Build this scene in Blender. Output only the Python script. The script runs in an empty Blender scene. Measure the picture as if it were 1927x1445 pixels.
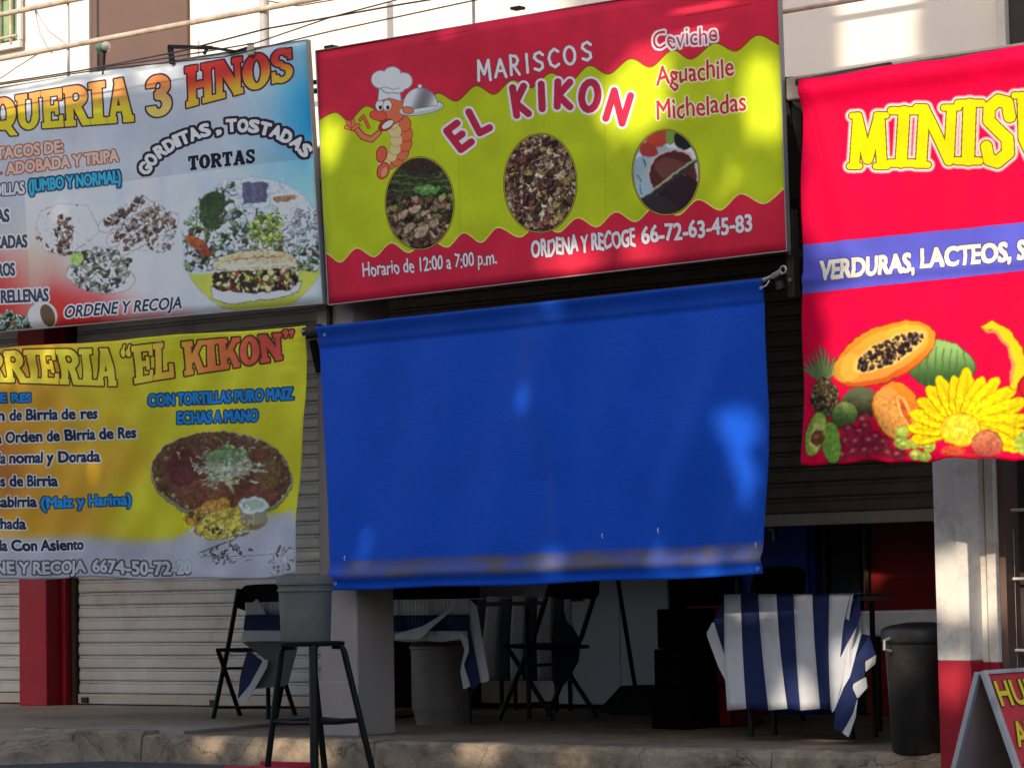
import bpy, bmesh, math, random
import numpy as np
from mathutils import Vector
random.seed(7); rng = np.random.default_rng(7)
S = bpy.context.scene
COL = S.collection
R_ = math.radians

# ------------------------------------------------------------------ camera
FPX, CX, CY = 5400.0, 963.5, 722.5           # focal length and centre in photo pixels (1927 wide)
EYE = 0.78                                   # eye height above the terrace floor
yaw, pitch, roll = R_(38.6), R_(4.14), -0.018
W = np.array([-math.sin(yaw)*math.cos(pitch), math.cos(yaw)*math.cos(pitch), math.sin(pitch)])
R0 = np.array([math.cos(yaw), math.sin(yaw), 0.0]); U0 = np.cross(R0, W)
RV = math.cos(roll)*R0 + math.sin(roll)*U0; UV = -math.sin(roll)*R0 + math.cos(roll)*U0
def ray(x, y): return (x-CX)/FPX*RV - (y-CY)/FPX*UV + W
_d = ray(675, 1385); CAM = -_d*(EYE/-_d[2])
def at(x, y, **k):
    """the point of the place seen at a photo pixel, on a given plane"""
    d = ray(x, y)
    if 'Y' in k: t = (k['Y']-CAM[1])/d[1]
    elif 'Z' in k: t = (k['Z']-CAM[2])/d[2]
    elif 'X' in k: t = (k['X']-CAM[0])/d[0]
    return Vector(CAM + t*d)
cam = bpy.data.cameras.new('camera'); co = bpy.data.objects.new('camera', cam); COL.objects.link(co)
cam.sensor_width = 36; cam.lens = 36*FPX/1927; cam.clip_end = 1000
from mathutils import Matrix
M = Matrix([[RV[0], UV[0], -W[0], CAM[0]], [RV[1], UV[1], -W[1], CAM[1]], [RV[2], UV[2], -W[2], CAM[2]], [0, 0, 0, 1]])
co.matrix_world = M; S.camera = co
cam.dof.use_dof = False

# ------------------------------------------------------------------ light
SUN_EL, SUN_AZ = R_(27), R_(2)               # low sun from the street side
sdir = Vector((math.sin(SUN_AZ)*math.cos(SUN_EL), -math.cos(SUN_AZ)*math.cos(SUN_EL), math.sin(SUN_EL)))  # towards the sun
wd = bpy.data.worlds.new('World'); S.world = wd; wd.use_nodes = True
nt = wd.node_tree; sky = nt.nodes.new('ShaderNodeTexSky'); sky.sky_type = 'NISHITA'; sky.sun_disc = False
sky.sun_elevation = SUN_EL; sky.sun_rotation = math.pi - SUN_AZ
sky.air_density = 1.0; sky.dust_density = 2.2; sky.ozone_density = 1.0
bg = nt.nodes['Background']; bg.inputs[1].default_value = 0.15
nt.links.new(sky.outputs[0], bg.inputs[0])
sl = bpy.data.lights.new('sun', 'SUN'); sl.energy = 2.5; sl.angle = R_(0.5); sl.color = (1, .87, .70)
so = bpy.data.objects.new('sun', sl); COL.objects.link(so)
so.rotation_euler = sdir.to_track_quat('Z', 'Y').to_euler(); so.location = (0, -20, 12)
S.view_settings.view_transform = 'Standard'; S.view_settings.look = 'None'
S.view_settings.exposure = 0.93; S.view_settings.gamma = 1; S.view_settings.use_curve_mapping = False

# ------------------------------------------------------------------ materials
def srgb(c):
    c = np.asarray(c, float)/255.0
    return np.where(c <= .04045, c/12.92, ((c+.055)/1.055)**2.4)
MATS = {}
def mat(name, col, rough=.7, var=.15, scale=6, bump=.1, metal=0, spec=.3, stain=None, stain_amt=.5, bscale=None, transl=0, crack=0):
    if name in MATS: return MATS[name]
    m = bpy.data.materials.new(name); m.use_nodes = True; n = m.node_tree; N = n.nodes; L = n.links
    b = N['Principled BSDF']; b.inputs['Roughness'].default_value = rough; b.inputs['Metallic'].default_value = metal
    b.inputs['Specular IOR Level'].default_value = spec
    tc = N.new('ShaderNodeTexCoord')
    g = N.new('ShaderNodeNewGeometry')
    no = N.new('ShaderNodeTexNoise'); no.inputs['Scale'].default_value = scale; no.inputs['Detail'].default_value = 6; no.inputs['Roughness'].default_value = .65
    L.new(g.outputs['Position'], no.inputs['Vector'])
    rp = N.new('ShaderNodeMapRange'); rp.inputs[1].default_value = .25; rp.inputs[2].default_value = .75
    rp.inputs[3].default_value = 1-var; rp.inputs[4].default_value = 1+var
    L.new(no.outputs[0], rp.inputs[0])
    mx = N.new('ShaderNodeVectorMath'); mx.operation = 'SCALE'; mx.inputs[0].default_value = col[:3]
    L.new(rp.outputs[0], mx.inputs['Scale']); out = mx.outputs[0]
    if stain is not None:
        n2 = N.new('ShaderNodeTexNoise'); n2.inputs['Scale'].default_value = scale*.35; n2.inputs['Detail'].default_value = 8; n2.inputs['Roughness'].default_value = .7
        L.new(g.outputs['Position'], n2.inputs['Vector'])
        r2 = N.new('ShaderNodeMapRange'); r2.inputs[1].default_value = .5; r2.inputs[2].default_value = .68; r2.inputs[3].default_value = 0; r2.inputs[4].default_value = stain_amt
        L.new(n2.outputs[0], r2.inputs[0])
        mm = N.new('ShaderNodeMix'); mm.data_type = 'RGBA'; mm.inputs[7].default_value = (*stain, 1)
        L.new(r2.outputs[0], mm.inputs[0]); L.new(out, mm.inputs[6]); out = mm.outputs[2]
    if crack:
        wn = N.new('ShaderNodeTexNoise'); wn.inputs['Scale'].default_value = 9; wn.inputs['Detail'].default_value = 4; L.new(g.outputs['Position'], wn.inputs['Vector'])
        ad = N.new('ShaderNodeVectorMath'); ad.operation = 'SCALE'; ad.inputs['Scale'].default_value = .16; L.new(wn.outputs[1], ad.inputs[0])
        a2 = N.new('ShaderNodeVectorMath'); a2.operation = 'ADD'; L.new(g.outputs['Position'], a2.inputs[0]); L.new(ad.outputs[0], a2.inputs[1])
        vo = N.new('ShaderNodeTexVoronoi'); vo.feature = 'DISTANCE_TO_EDGE'; vo.inputs['Scale'].default_value = crack; L.new(a2.outputs[0], vo.inputs['Vector'])
        cr_ = N.new('ShaderNodeMapRange'); cr_.inputs[1].default_value = .001; cr_.inputs[2].default_value = .008; cr_.inputs[3].default_value = .5; cr_.inputs[4].default_value = 1
        L.new(vo.outputs[0], cr_.inputs[0]); mc = N.new('ShaderNodeVectorMath'); mc.operation = 'SCALE'; L.new(out, mc.inputs[0]); L.new(cr_.outputs[0], mc.inputs['Scale']); out = mc.outputs[0]
    L.new(out, b.inputs['Base Color'])
    if bump:
        n3 = N.new('ShaderNodeTexNoise'); n3.inputs['Scale'].default_value = bscale or scale*12; n3.inputs['Detail'].default_value = 4
        L.new(g.outputs['Position'], n3.inputs['Vector'])
        bp = N.new('ShaderNodeBump'); bp.inputs['Strength'].default_value = bump; bp.inputs['Distance'].default_value = .01
        L.new(n3.outputs[0], bp.inputs['Height']); L.new(bp.outputs[0], b.inputs['Normal'])
    if transl:
        tr = N.new('ShaderNodeBsdfTranslucent'); ms = N.new('ShaderNodeMixShader'); ms.inputs[0].default_value = transl
        L.new(out, tr.inputs[0]); L.new(b.outputs[0], ms.inputs[1]); L.new(tr.outputs[0], ms.inputs[2])
        L.new(ms.outputs[0], N['Material Output'].inputs[0])
    MATS[name] = m; return m
cream = mat('cream_wall_paint', (.76, .69, .60), .85, .05, 1.5, .05, stain=(.6, .5, .4), stain_amt=.25)
beige = mat('beige_pillar_paint', (.33, .285, .26), .8, .1, 3, .08, stain=(.2, .17, .14), stain_amt=.35)
redp = mat('dark_red_paint', (.33, .010, .024), .55, .15, 4, .1, stain=(.20, .06, .055), stain_amt=.5)
whitep = mat('chipped_white_paint', (.72, .66, .60), .6, .08, 3, .08, stain=(.35, .28, .22), stain_amt=.55)
whiteband = mat('white_column_paint', (.70, .65, .58), .6, .06, 16, .1, stain=(.22, .14, .09), stain_amt=.45)
fascia = mat('weathered_fascia', (.52, .42, .33), .85, .25, 4, .2, stain=(.16, .09, .05), stain_amt=.8)
slatm = mat('shutter_enamel', (.50, .485, .46), .5, .12, 5, .35, bscale=7, stain=(.26, .20, .15), stain_amt=.55)
slatd = mat('brown_shutter_enamel', (.17, .125, .105), .5, .15, 5, .03, stain=(.05, .03, .02), stain_amt=.4)
barm = mat('shutter_bottom_rail', (.42, .38, .32), .5, .15, 5, .03)
floorm = mat('terrace_floor_tile', (.30, .255, .21), .6, .15, 3, .08, stain=(.1, .08, .06), stain_amt=.5)
floord = mat('worn_concrete_floor', (.20, .150, .105), .8, .35, 5, .25, stain=(.06, .047, .036), stain_amt=.7)
kerbm = mat('old_kerb_concrete', (.30, .230, .160), .95, .4, 9, .7, stain=(.07, .058, .046), stain_amt=.85, crack=1.3)
asph = mat('asphalt', (.07, .068, .068), .9, .3, 9, .6)
ceil = mat('grey_soffit', (.22, .19, .17), .9, .1, 3, .05)
steel = mat('galvanised_steel', (.42, .41, .40), .4, .12, 12, .03, metal=.6)
postm = mat('grey_painted_post', (.45, .43, .41), .5, .1, 8, .03)
railm = mat('rusty_white_rail', (.50, .41, .32), .5, .2, 14, .05, stain=(.22, .12, .07), stain_amt=.7)
blackm = mat('black_steel', (.010, .010, .010), .5, .2, 10, .03, spec=.2)
blackp = mat('black_plastic', (.009, .009, .009), .6, .15, 10, .05, spec=.12)
binm = mat('dusty_black_bin_plastic', (.013, .011, .009), .45, .3, 8, .12, spec=.4, stain=(.06, .05, .04), stain_amt=.5)
greyp = mat('grey_bucket_plastic', (.175, .172, .150), .6, .14, 5, .05, spec=.15, stain=(.09, .08, .06), stain_amt=.5)
browndoor = mat('brown_door', (.13, .078, .062), .6, .08, 3, .03)
greenm = mat('green_curtain', (.22, .30, .16), .8, .3, 9, .05)
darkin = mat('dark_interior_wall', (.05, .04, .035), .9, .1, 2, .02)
panelw = mat('white_partition_panel', (.60, .60, .60), .6, .05, 2, .02)
navy = mat('navy_cloth_stripe', (.008, .018, .085), .75, .15, 20, .1)
whitec = mat('white_cloth_stripe', (.56, .57, .60), .75, .06, 20, .1)
clearpl = mat('clear_plastic_cover', (.6, .65, .68), .15, .1, 10, .1, spec=.9)
bluef = mat('blue_cooler_paint', (.02, .05, .45), .4, .15, 5, .02)
redf = mat('red_cooler_paint', (.24, .012, .012), .4, .15, 5, .02)
blackglass = mat('dark_cooler_glass', (.006, .008, .01), .15, .1, 3, 0, spec=.5)
rust = mat('rusty_dark_iron', (.035, .025, .02), .7, .3, 15, .1)
aframe = mat('pale_blue_grey_frame', (.36, .38, .40), .5, .15, 14, .05, stain=(.15, .1, .08), stain_amt=.6)
redboard = mat('red_board_print', (.50, .03, .05), .5, .08, 6, .03)
yelprint = mat('yellow_board_print', (.75, .58, .03), .5, .05, 6, 0)
darkprint = mat('dark_green_board_print', (.03, .06, .02), .5, .05, 6, 0)
redpl = mat('red_plastic', (.45, .02, .04), .4, .08, 6, .03)
alum = mat('aluminium_trim', (.34, .32, .31), .5, .1, 10, .02, metal=.2)
cable = mat('cable_sheath', (.10, .08, .07), .6, .2, 10, 0)
leafm = mat('leaf_green', (.06, .09, .025), .6, .3, 3, 0)
bark = mat('bark', (.12, .09, .06), .95, .3, 10, .6)
tan = mat('tan_bulb', (.6, .55, .42), .4, .1, 8, 0)
green2 = mat('pale_green_socket', (.25, .42, .22), .4, .1, 8, 0)

# ------------------------------------------------------------------ mesh helpers
class MB:
    def __init__(s): s.v = []; s.f = []; s.m = []
    def add(s, vs, fs, mi=0):
        o = len(s.v); s.v += [tuple(v) for v in vs]; s.f += [tuple(i+o for i in f) for f in fs]; s.m += [mi]*len(fs)
    def box(s, a, b, mi=0):
        x0, y0, z0 = a; x1, y1, z1 = b
        s.add([(x0,y0,z0),(x1,y0,z0),(x1,y1,z0),(x0,y1,z0),(x0,y0,z1),(x1,y0,z1),(x1,y1,z1),(x0,y1,z1)],
              [(0,3,2,1),(4,5,6,7),(0,1,5,4),(1,2,6,5),(2,3,7,6),(3,0,4,7)], mi)
    def tube(s, pts, r, n=10, mi=0, closed=False):
        pts = [Vector(p) for p in pts]; rr = r if isinstance(r, (list, tuple)) else [r]*len(pts)
        rings = []; prev = None
        for i, p in enumerate(pts):
            if closed: t = (pts[(i+1) % len(pts)]-pts[i-1]).normalized()
            else:
                t = ((pts[i+1] if i < len(pts)-1 else p) - (pts[i-1] if i else p)).normalized()
            if prev is None: a = t.orthogonal().normalized()
            else: a = (prev - t*prev.dot(t)).normalized()
            prev = a; b = t.cross(a)
            rings.append([p + (a*math.cos(2*math.pi*k/n)+b*math.sin(2*math.pi*k/n))*rr[i] for k in range(n)])
        vs = [v for r_ in rings for v in r_]; m = len(pts); fs = []
        for i in range(m if closed else m-1):
            j = (i+1) % m
            for k in range(n): fs.append((i*n+k, i*n+(k+1) % n, j*n+(k+1) % n, j*n+k))
        if not closed: fs += [tuple(range(n))[::-1], tuple((m-1)*n+k for k in range(n))]
        s.add(vs, fs, mi)
    def lathe(s, c, prof, n=32, mi=0):
        vs = []; fs = []
        for r, z in prof:
            for k in range(n): a = 2*math.pi*k/n; vs.append((c[0]+r*math.cos(a), c[1]+r*math.sin(a), c[2]+z))
        for i in range(len(prof)-1):
            for k in range(n): fs.append((i*n+k, i*n+(k+1) % n, (i+1)*n+(k+1) % n, (i+1)*n+k))
        s.add(vs, fs, mi)
    def prism(s, pts, d, mi=0):
        """outline pts (3D, planar) pushed by vector d"""
        n = len(pts); pts = [Vector(p) for p in pts]; d = Vector(d)
        vs = pts + [p+d for p in pts]
        s.add(vs, [tuple(range(n)), tuple(range(2*n-1, n-1, -1))] + [(i, i+n, (i+1) % n+n, (i+1) % n) for i in range(n)], mi)
    def mesh(s, name, ms, smooth=False):
        me = bpy.data.meshes.new(name); me.from_pydata(s.v, [], s.f)
        for m in (ms if isinstance(ms, (list, tuple)) else [ms]): me.materials.append(m)
        me.polygons.foreach_set('material_index', s.m)
        bm = bmesh.new(); bm.from_mesh(me); bmesh.ops.recalc_face_normals(bm, faces=bm.faces); bm.to_mesh(me); bm.free()
        if smooth:
            me.polygons.foreach_set('use_smooth', [True]*len(me.polygons))
            try: me.set_sharp_from_angle(angle=R_(40))
            except Exception: pass
        return me
    def build(s, name, ms, parent=None, smooth=False, bevel=0):
        o = bpy.data.objects.new(name, s.mesh(name, ms, smooth)); COL.objects.link(o)
        if parent: o.parent = parent
        if bevel:
            b = o.modifiers.new('bevel', 'BEVEL'); b.width = bevel; b.segments = 2; b.limit_method = 'ANGLE'
        return o
def empty(name, label=None, cat=None, group=None, loc=(0, 0, 0)):
    o = bpy.data.objects.new(name, None); COL.objects.link(o); o.location = loc
    return tag(o, label, cat, group)
def tag(o, label=None, cat=None, group=None, kind=None):
    if label: o['label'] = label
    if cat: o['category'] = cat
    if group: o['group'] = group
    if kind: o['kind'] = kind
    return o
def boxo(name, a, b, m, parent=None, bevel=.004):
    mb = MB(); mb.box(a, b); return mb.build(name, m, parent, bevel=bevel)

# ------------------------------------------------------------------ flat print, painted by code
_tri = {}
def text_tris(s):
    if s in _tri: return _tri[s]
    cu = bpy.data.curves.new('t', 'FONT'); cu.body = s; cu.size = 1; cu.resolution_u = 3
    o = bpy.data.objects.new('t', cu); COL.objects.link(o)
    dg = bpy.context.evaluated_depsgraph_get(); me = o.evaluated_get(dg).to_mesh(); me.calc_loop_triangles()
    v = np.array([p.co[:2] for p in me.vertices]); t = np.array([l.vertices[:] for l in me.loop_triangles])
    o.evaluated_get(dg).to_mesh_clear(); bpy.data.objects.remove(o); bpy.data.curves.remove(cu)
    _tri[s] = (v, t); return v, t
CAPH = 0.69
def homog(src, dst):
    A = []; b = []
    for (x, y), (u, v) in zip(src, dst):
        A.append([x, y, 1, 0, 0, 0, -u*x, -u*y]); b.append(u)
        A.append([0, 0, 0, x, y, 1, -v*x, -v*y]); b.append(v)
    h = np.linalg.solve(np.array(A, float), np.array(b, float)); return np.append(h, 1).reshape(3, 3)
def dil(m, r):
    m = m.copy()
    for i in range(int(round(r))):
        n = m.copy()
        n[1:] |= m[:-1]; n[:-1] |= m[1:]; n[:, 1:] |= m[:, :-1]; n[:, :-1] |= m[:, 1:]
        if i % 3 != 0:
            n[1:, 1:] |= m[:-1, :-1]; n[:-1, :-1] |= m[1:, 1:]; n[1:, :-1] |= m[:-1, 1:]; n[:-1, 1:] |= m[1:, :-1]
        m = n
    return m
def vnoise(x, y, sc, seed=0):
    """smooth value noise"""
    r = np.random.default_rng(seed); g = r.random((64, 64))
    x = x/sc; y = y/sc; xi = np.floor(x).astype(int); yi = np.floor(y).astype(int); fx = x-xi; fy = y-yi
    fx = fx*fx*(3-2*fx); fy = fy*fy*(3-2*fy)
    a = g[xi % 64, yi % 64]; b = g[(xi+1) % 64, yi % 64]; c = g[xi % 64, (yi+1) % 64]; d = g[(xi+1) % 64, (yi+1) % 64]
    return (a*(1-fx)+b*fx)*(1-fy)+(c*(1-fx)+d*fx)*fy
class Print:
    def __init__(s, quad, k=1.8):
        (x0, y0), (x1, y1), (x2, y2), (x3, y3) = quad           # TL TR BR BL in photo pixels
        s.w = int((math.hypot(x1-x0, y1-y0)+math.hypot(x2-x3, y2-y3))/2*k); s.h = int((y3-y0+y2-y1)/2*k); s.k = k
        s.H = homog(quad, [(0, 0), (s.w, 0), (s.w, s.h), (0, s.h)]); Hi = np.linalg.inv(s.H)
        X, Y = np.meshgrid(np.arange(s.w)+.5, np.arange(s.h)+.5)
        q = Hi[2, 0]*X+Hi[2, 1]*Y+Hi[2, 2]
        s.X = ((Hi[0, 0]*X+Hi[0, 1]*Y+Hi[0, 2])/q).astype(np.float32); s.Y = ((Hi[1, 0]*X+Hi[1, 1]*Y+Hi[1, 2])/q).astype(np.float32)
        s.im = np.zeros((s.h, s.w, 3), np.float32)
    def T(s, x, y):
        q = s.H[2, 0]*x+s.H[2, 1]*y+s.H[2, 2]
        return (s.H[0, 0]*x+s.H[0, 1]*y+s.H[0, 2])/q, (s.H[1, 0]*x+s.H[1, 1]*y+s.H[1, 2])/q
    def crop(s, x0, y0, x1, y1, pad=2):
        u, v = s.T(np.array([x0, x1, x1, x0], float), np.array([y0, y0, y1, y1], float))
        a = max(0, int(u.min())-pad); b = min(s.w, int(u.max())+pad+1); c = max(0, int(v.min())-pad); d = min(s.h, int(v.max())+pad+1)
        if b <= a or d <= c: return None
        return slice(c, d), slice(a, b)
    def put(s, sl, m, col, a=1.0):
        if not callable(col) and np.ndim(col) == 1: c = np.asarray(col, np.float32)
        else: c = col(s.X[sl], s.Y[sl]) if callable(col) else col
        m = (m.astype(np.float32)*a)[..., None]
        s.im[sl] = s.im[sl]*(1-m)+c*m
    def fn(s, box, f, col, a=1.0, out=()):
        sl = s.crop(*box, pad=12)
        if sl is None: return
        m = f(s.X[sl], s.Y[sl])
        for r, c in out: s.put(sl, dil(m, r*s.k), c)
        s.put(sl, m, col, a)
    def ell(s, cx, cy, rx, ry, rot, col, a=1.0, out=()):
        c, n = math.cos(R_(rot)), math.sin(R_(rot)); R = max(rx, ry)
        def f(X, Y):
            dx = X-cx; dy = Y-cy; return ((dx*c+dy*n)/rx)**2+((-dx*n+dy*c)/ry)**2 < 1
        s.fn((cx-R, cy-R, cx+R, cy+R), f, col, a, out)
    def polym(s, pts, X, Y):
        m = np.zeros(X.shape, bool); n = len(pts)
        for i in range(n):
            (xa, ya), (xb, yb) = pts[i], pts[(i+1) % n]
            if ya == yb: continue
            m ^= ((Y > ya) != (Y > yb)) & (X < (xb-xa)*(Y-ya)/(yb-ya)+xa)
        return m
    def poly(s, pts, col, a=1.0, out=()):
        xs = [p[0] for p in pts]; ys = [p[1] for p in pts]
        s.fn((min(xs), min(ys), max(xs), max(ys)), lambda X, Y: s.polym(pts, X, Y), col, a, out)
    def line(s, pts, w, col, a=1.0, out=()):
        xs = [p[0] for p in pts]; ys = [p[1] for p in pts]; w1 = w if np.isscalar(w) else max(w)
        def f(X, Y):
            m = np.zeros(X.shape, bool)
            for i in range(len(pts)-1):
                (xa, ya), (xb, yb) = pts[i], pts[i+1]; dx, dy = xb-xa, yb-ya; L = dx*dx+dy*dy+1e-9
                t = np.clip(((X-xa)*dx+(Y-ya)*dy)/L, 0, 1)
                ww = w if np.isscalar(w) else w[i]+(w[i+1]-w[i])*t
                m |= (X-xa-t*dx)**2+(Y-ya-t*dy)**2 < (ww/2)**2
            return m
        s.fn((min(xs)-w1, min(ys)-w1, max(xs)+w1, max(ys)+w1), f, col, a, out)
    def tris(s, P, t):
        u, v = s.T(P[:, 0], P[:, 1]); a = max(0, int(u.min())-14); b = min(s.w, int(u.max())+15); c = max(0, int(v.min())-14); d = min(s.h, int(v.max())+15)
        if b <= a or d <= c: return None, None
        m = np.zeros((d-c, b-a), bool); u = u-a-.5; v = v-c-.5
        for i, j, k in t:
            xa, ya, xb, yb, xc, yc = u[i], v[i], u[j], v[j], u[k], v[k]
            x0 = max(0, int(min(xa, xb, xc))); x1 = min(b-a, int(max(xa, xb, xc))+2); y0 = max(0, int(min(ya, yb, yc))); y1 = min(d-c, int(max(ya, yb, yc))+2)
            if x1 <= x0 or y1 <= y0: continue
            X, Y = np.meshgrid(np.arange(x0, x1), np.arange(y0, y1))
            A = (xb-xa)*(Y-ya)-(yb-ya)*(X-xa); B = (xc-xb)*(Y-yb)-(yc-yb)*(X-xb); C = (xa-xc)*(Y-yc)-(ya-yc)*(X-xc)
            m[y0:y1, x0:x1] |= ((A >= 0) & (B >= 0) & (C >= 0)) | ((A <= 0) & (B <= 0) & (C <= 0))
        return (slice(c, d), slice(a, b)), m
    def text(s, t, p0, p1, h, col, out=(), bold=0, shear=0, jit=0, lean=-.045, serif=False):
        """string laid on the baseline p0..p1 with cap height h, all in photo pixels"""
        V, tr = text_tris(t); x0, x1 = V[:, 0].min(), V[:, 0].max()
        u = (V[:, 0]-x0)/(x1-x0); v = V[:, 1]/CAPH; hh = h
        if jit:
            u2 = u*len(t); v = v+jit*np.sin(np.floor(u2)*2.4)
        X = p0[0]+(p1[0]-p0[0])*u+v*hh*(shear+lean); Y = p0[1]+(p1[1]-p0[1])*u-v*hh
        sl, m = s.tris(np.stack([X, Y], 1), tr)
        if sl is None: return
        if bold: m = dil(m, bold*s.k)
        for r, c in out: s.put(sl, dil(m, r*s.k), c)
        s.put(sl, m, col)
    def pathtext(s, t, path, h, col, out=(), bold=0):
        path = np.array(path, float); seg = np.hypot(*(path[1:]-path[:-1]).T); cum = np.append(0, np.cumsum(seg)); L = cum[-1]
        wd_ = []; 
        for ch in t: wd_.append(.35 if ch == ' ' else (.32 if ch in ',I' else .72))
        tot = sum(wd_); pos = 0; ms = []
        for ch, w in zip(t, wd_):
            if ch != ' ':
                q = (pos+w/2)/tot*L; x = np.interp(q, cum, path[:, 0]); y = np.interp(q, cum, path[:, 1])
                xa = np.interp(q-8, cum, path[:, 0]); ya = np.interp(q-8, cum, path[:, 1]); xb = np.interp(q+8, cum, path[:, 0]); yb = np.interp(q+8, cum, path[:, 1])
                n = math.hypot(xb-xa, yb-ya); dx, dy = (xb-xa)/n, (yb-ya)/n
                V, tr = text_tris(ch); sc = h/CAPH; cw = w/tot*L*.86
                gx = (V[:, 0]-V[:, 0].min())/(np.ptp(V[:, 0]))-.5; gx = gx*cw; gy = V[:, 1]*sc
                P = np.stack([x+dx*gx+dy*gy, y+dy*gx-dx*gy], 1); sl, m = s.tris(P, tr)
                if sl is not None: ms.append((sl, dil(m, bold*s.k) if bold else m))
            pos += w
        for r, c in out:
            for sl, m in ms: s.put(sl, dil(m, r*s.k), c)
        for sl, m in ms: s.put(sl, m, col)
    def glyphs(s, t, p0, p1, h0, h1, col, out=(), font=None, rnd=0, gap=.06, widths=None, lean=-.045):
        """own letter shapes given as functions of (u, v)"""
        ws = widths or [GW.get(c, .8) for c in t]; tot = sum(ws)+gap*(len(t)-1); pos = 0; ms = []
        for ch, w in zip(t, ws):
            a = pos/tot; b = (pos+w)/tot; pos += w+gap
            if ch == ' ': continue
            xa = p0[0]+(p1[0]-p0[0])*a; ya = p0[1]+(p1[1]-p0[1])*a; xb = p0[0]+(p1[0]-p0[0])*b; yb = p0[1]+(p1[1]-p0[1])*b
            ha = h0+(h1-h0)*a; hb = h0+(h1-h0)*b
            quad = [(xa, ya), (xb, yb), (xb+lean*hb, yb-hb), (xa+lean*ha, ya-ha)]
            sl, m = s.glyph(ch, quad)
            if sl is not None: ms.append((sl, dil(m, rnd*s.k) if rnd else m))
        for r, c in out:
            for sl, m in ms: s.put(sl, dil(m, r*s.k), c)
        for sl, m in ms: s.put(sl, m, col)
    def glyph(s, ch, quad):
        Hq = homog(quad, [(0, 0), (1, 0), (1, 1), (0, 1)])
        xs = [q[0] for q in quad]; ys = [q[1] for q in quad]; sl = s.crop(min(xs), min(ys), max(xs), max(ys), pad=24)
        if sl is None: return None, None
        X, Y = s.X[sl], s.Y[sl]; q = Hq[2, 0]*X+Hq[2, 1]*Y+Hq[2, 2]
        return sl, SLAB[ch]((Hq[0, 0]*X+Hq[0, 1]*Y+Hq[0, 2])/q, (Hq[1, 0]*X+Hq[1, 1]*Y+Hq[1, 2])/q)
    def scatter(s, inside, box, pal, n, r0, r1, asp=.6, seed=1, edge=.55):
        r = np.random.default_rng(seed); x0, y0, x1, y1 = box; pal = [np.asarray(c, float) for c in pal]
        for i in range(n):
            x = r.uniform(x0, x1); y = r.uniform(y0, y1)
            if not inside(x, y): continue
            R = r.uniform(r0, r1); c = pal[r.integers(len(pal))]*r.uniform(.75, 1.2); rot = r.uniform(0, 180); A = r.uniform(asp*.6, min(1, asp*1.5))
            s.ell(x+R*.12, y+R*.18, R*1.05, R*A*1.1, rot, c*edge); s.ell(x, y, R*.88, R*A*.85, rot, np.minimum(c, 255))
    def warp(s, box, amp, sc, seed=0):
        sl = s.crop(*box)
        if sl is None: return
        X, Y = s.X[sl], s.Y[sl]; yy, xx = np.mgrid[sl[0], sl[1]]
        dx = (vnoise(X, Y, sc, seed)-.5)*2*amp*s.k + (vnoise(X, Y, sc*.4, seed+5)-.5)*amp*s.k; dy = (vnoise(X, Y, sc, seed+9)-.5)*2*amp*s.k + (vnoise(X, Y, sc*.4, seed+7)-.5)*amp*s.k
        s.im[sl] = s.im[np.clip((yy+dy).astype(int), 0, s.h-1), np.clip((xx+dx).astype(int), 0, s.w-1)]
    def grit(s, f, box, amt, sc, seed=0):
        sl = s.crop(*box)
        if sl is None: return
        X, Y = s.X[sl], s.Y[sl]; m = f(X, Y); n = vnoise(X, Y, sc, seed)*.6+vnoise(X, Y, sc*.45, seed+1)*.4
        g = 1+amt*np.clip((n-.5)*4, -1, 1)
        s.im[sl] = np.where(m[..., None], np.clip(s.im[sl]*g[..., None], 0, 236), s.im[sl])
    def clipped(s, f, box, draw):
        sl = s.crop(*box, pad=30); old = s.im[sl].copy(); draw(); m = f(s.X[sl], s.Y[sl])[..., None]; s.im[sl] = np.where(m, s.im[sl], old)
    def soft(s, box, n=2):
        sl = s.crop(*box)
        if sl is None: return
        for _ in range(n):
            a = s.im[sl]; b = a.copy(); b[1:-1, 1:-1] = (a[1:-1, 1:-1]*2+a[:-2, 1:-1]+a[2:, 1:-1]+a[1:-1, :-2]+a[1:-1, 2:])/6; s.im[sl] = b
    def noise(s, amt, sc, seed=0):
        s.im *= (1+amt*(vnoise(s.X, s.Y, sc, seed)-.5)*2)[..., None]
    def blur(s, n=1):
        for _ in range(n):
            a = s.im; b = a.copy(); b[1:-1, 1:-1] = (a[1:-1, 1:-1]*4+a[:-2, 1:-1]+a[2:, 1:-1]+a[1:-1, :-2]+a[1:-1, 2:])/8; s.im = b
    def image(s, name):
        im = bpy.data.images.new(name, s.w, s.h, alpha=False, float_buffer=False)
        px = np.ones((s.h, s.w, 4), np.float32); px[..., :3] = np.clip(s.im[::-1]/255, 0, 1)
        im.pixels.foreach_set(px.ravel()); im.update(); return im
    def material(s, name, gain=1.5, rough=.5, cap=.85, wrinkle=0, spec=.3, tint=(1, 1, 1), transl=0):
        m = bpy.data.materials.new(name); m.use_nodes = True; N = m.node_tree.nodes; L = m.node_tree.links; b = N['Principled BSDF']
        b.inputs['Roughness'].default_value = rough; b.inputs['Specular IOR Level'].default_value = spec
        t = N.new('ShaderNodeTexImage'); t.image = s.image(name); t.extension = 'EXTEND'
        g = N.new('ShaderNodeNewGeometry'); no = N.new('ShaderNodeTexNoise'); no.inputs['Scale'].default_value = 3.2; no.inputs['Detail'].default_value = 12; no.inputs['Roughness'].default_value = .68
        L.new(g.outputs['Position'], no.inputs['Vector'])
        rp = N.new('ShaderNodeMapRange'); rp.inputs[1].default_value = .3; rp.inputs[2].default_value = .7; rp.inputs[3].default_value = gain*.89; rp.inputs[4].default_value = gain*1.09
        L.new(no.outputs[0], rp.inputs[0])
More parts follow.
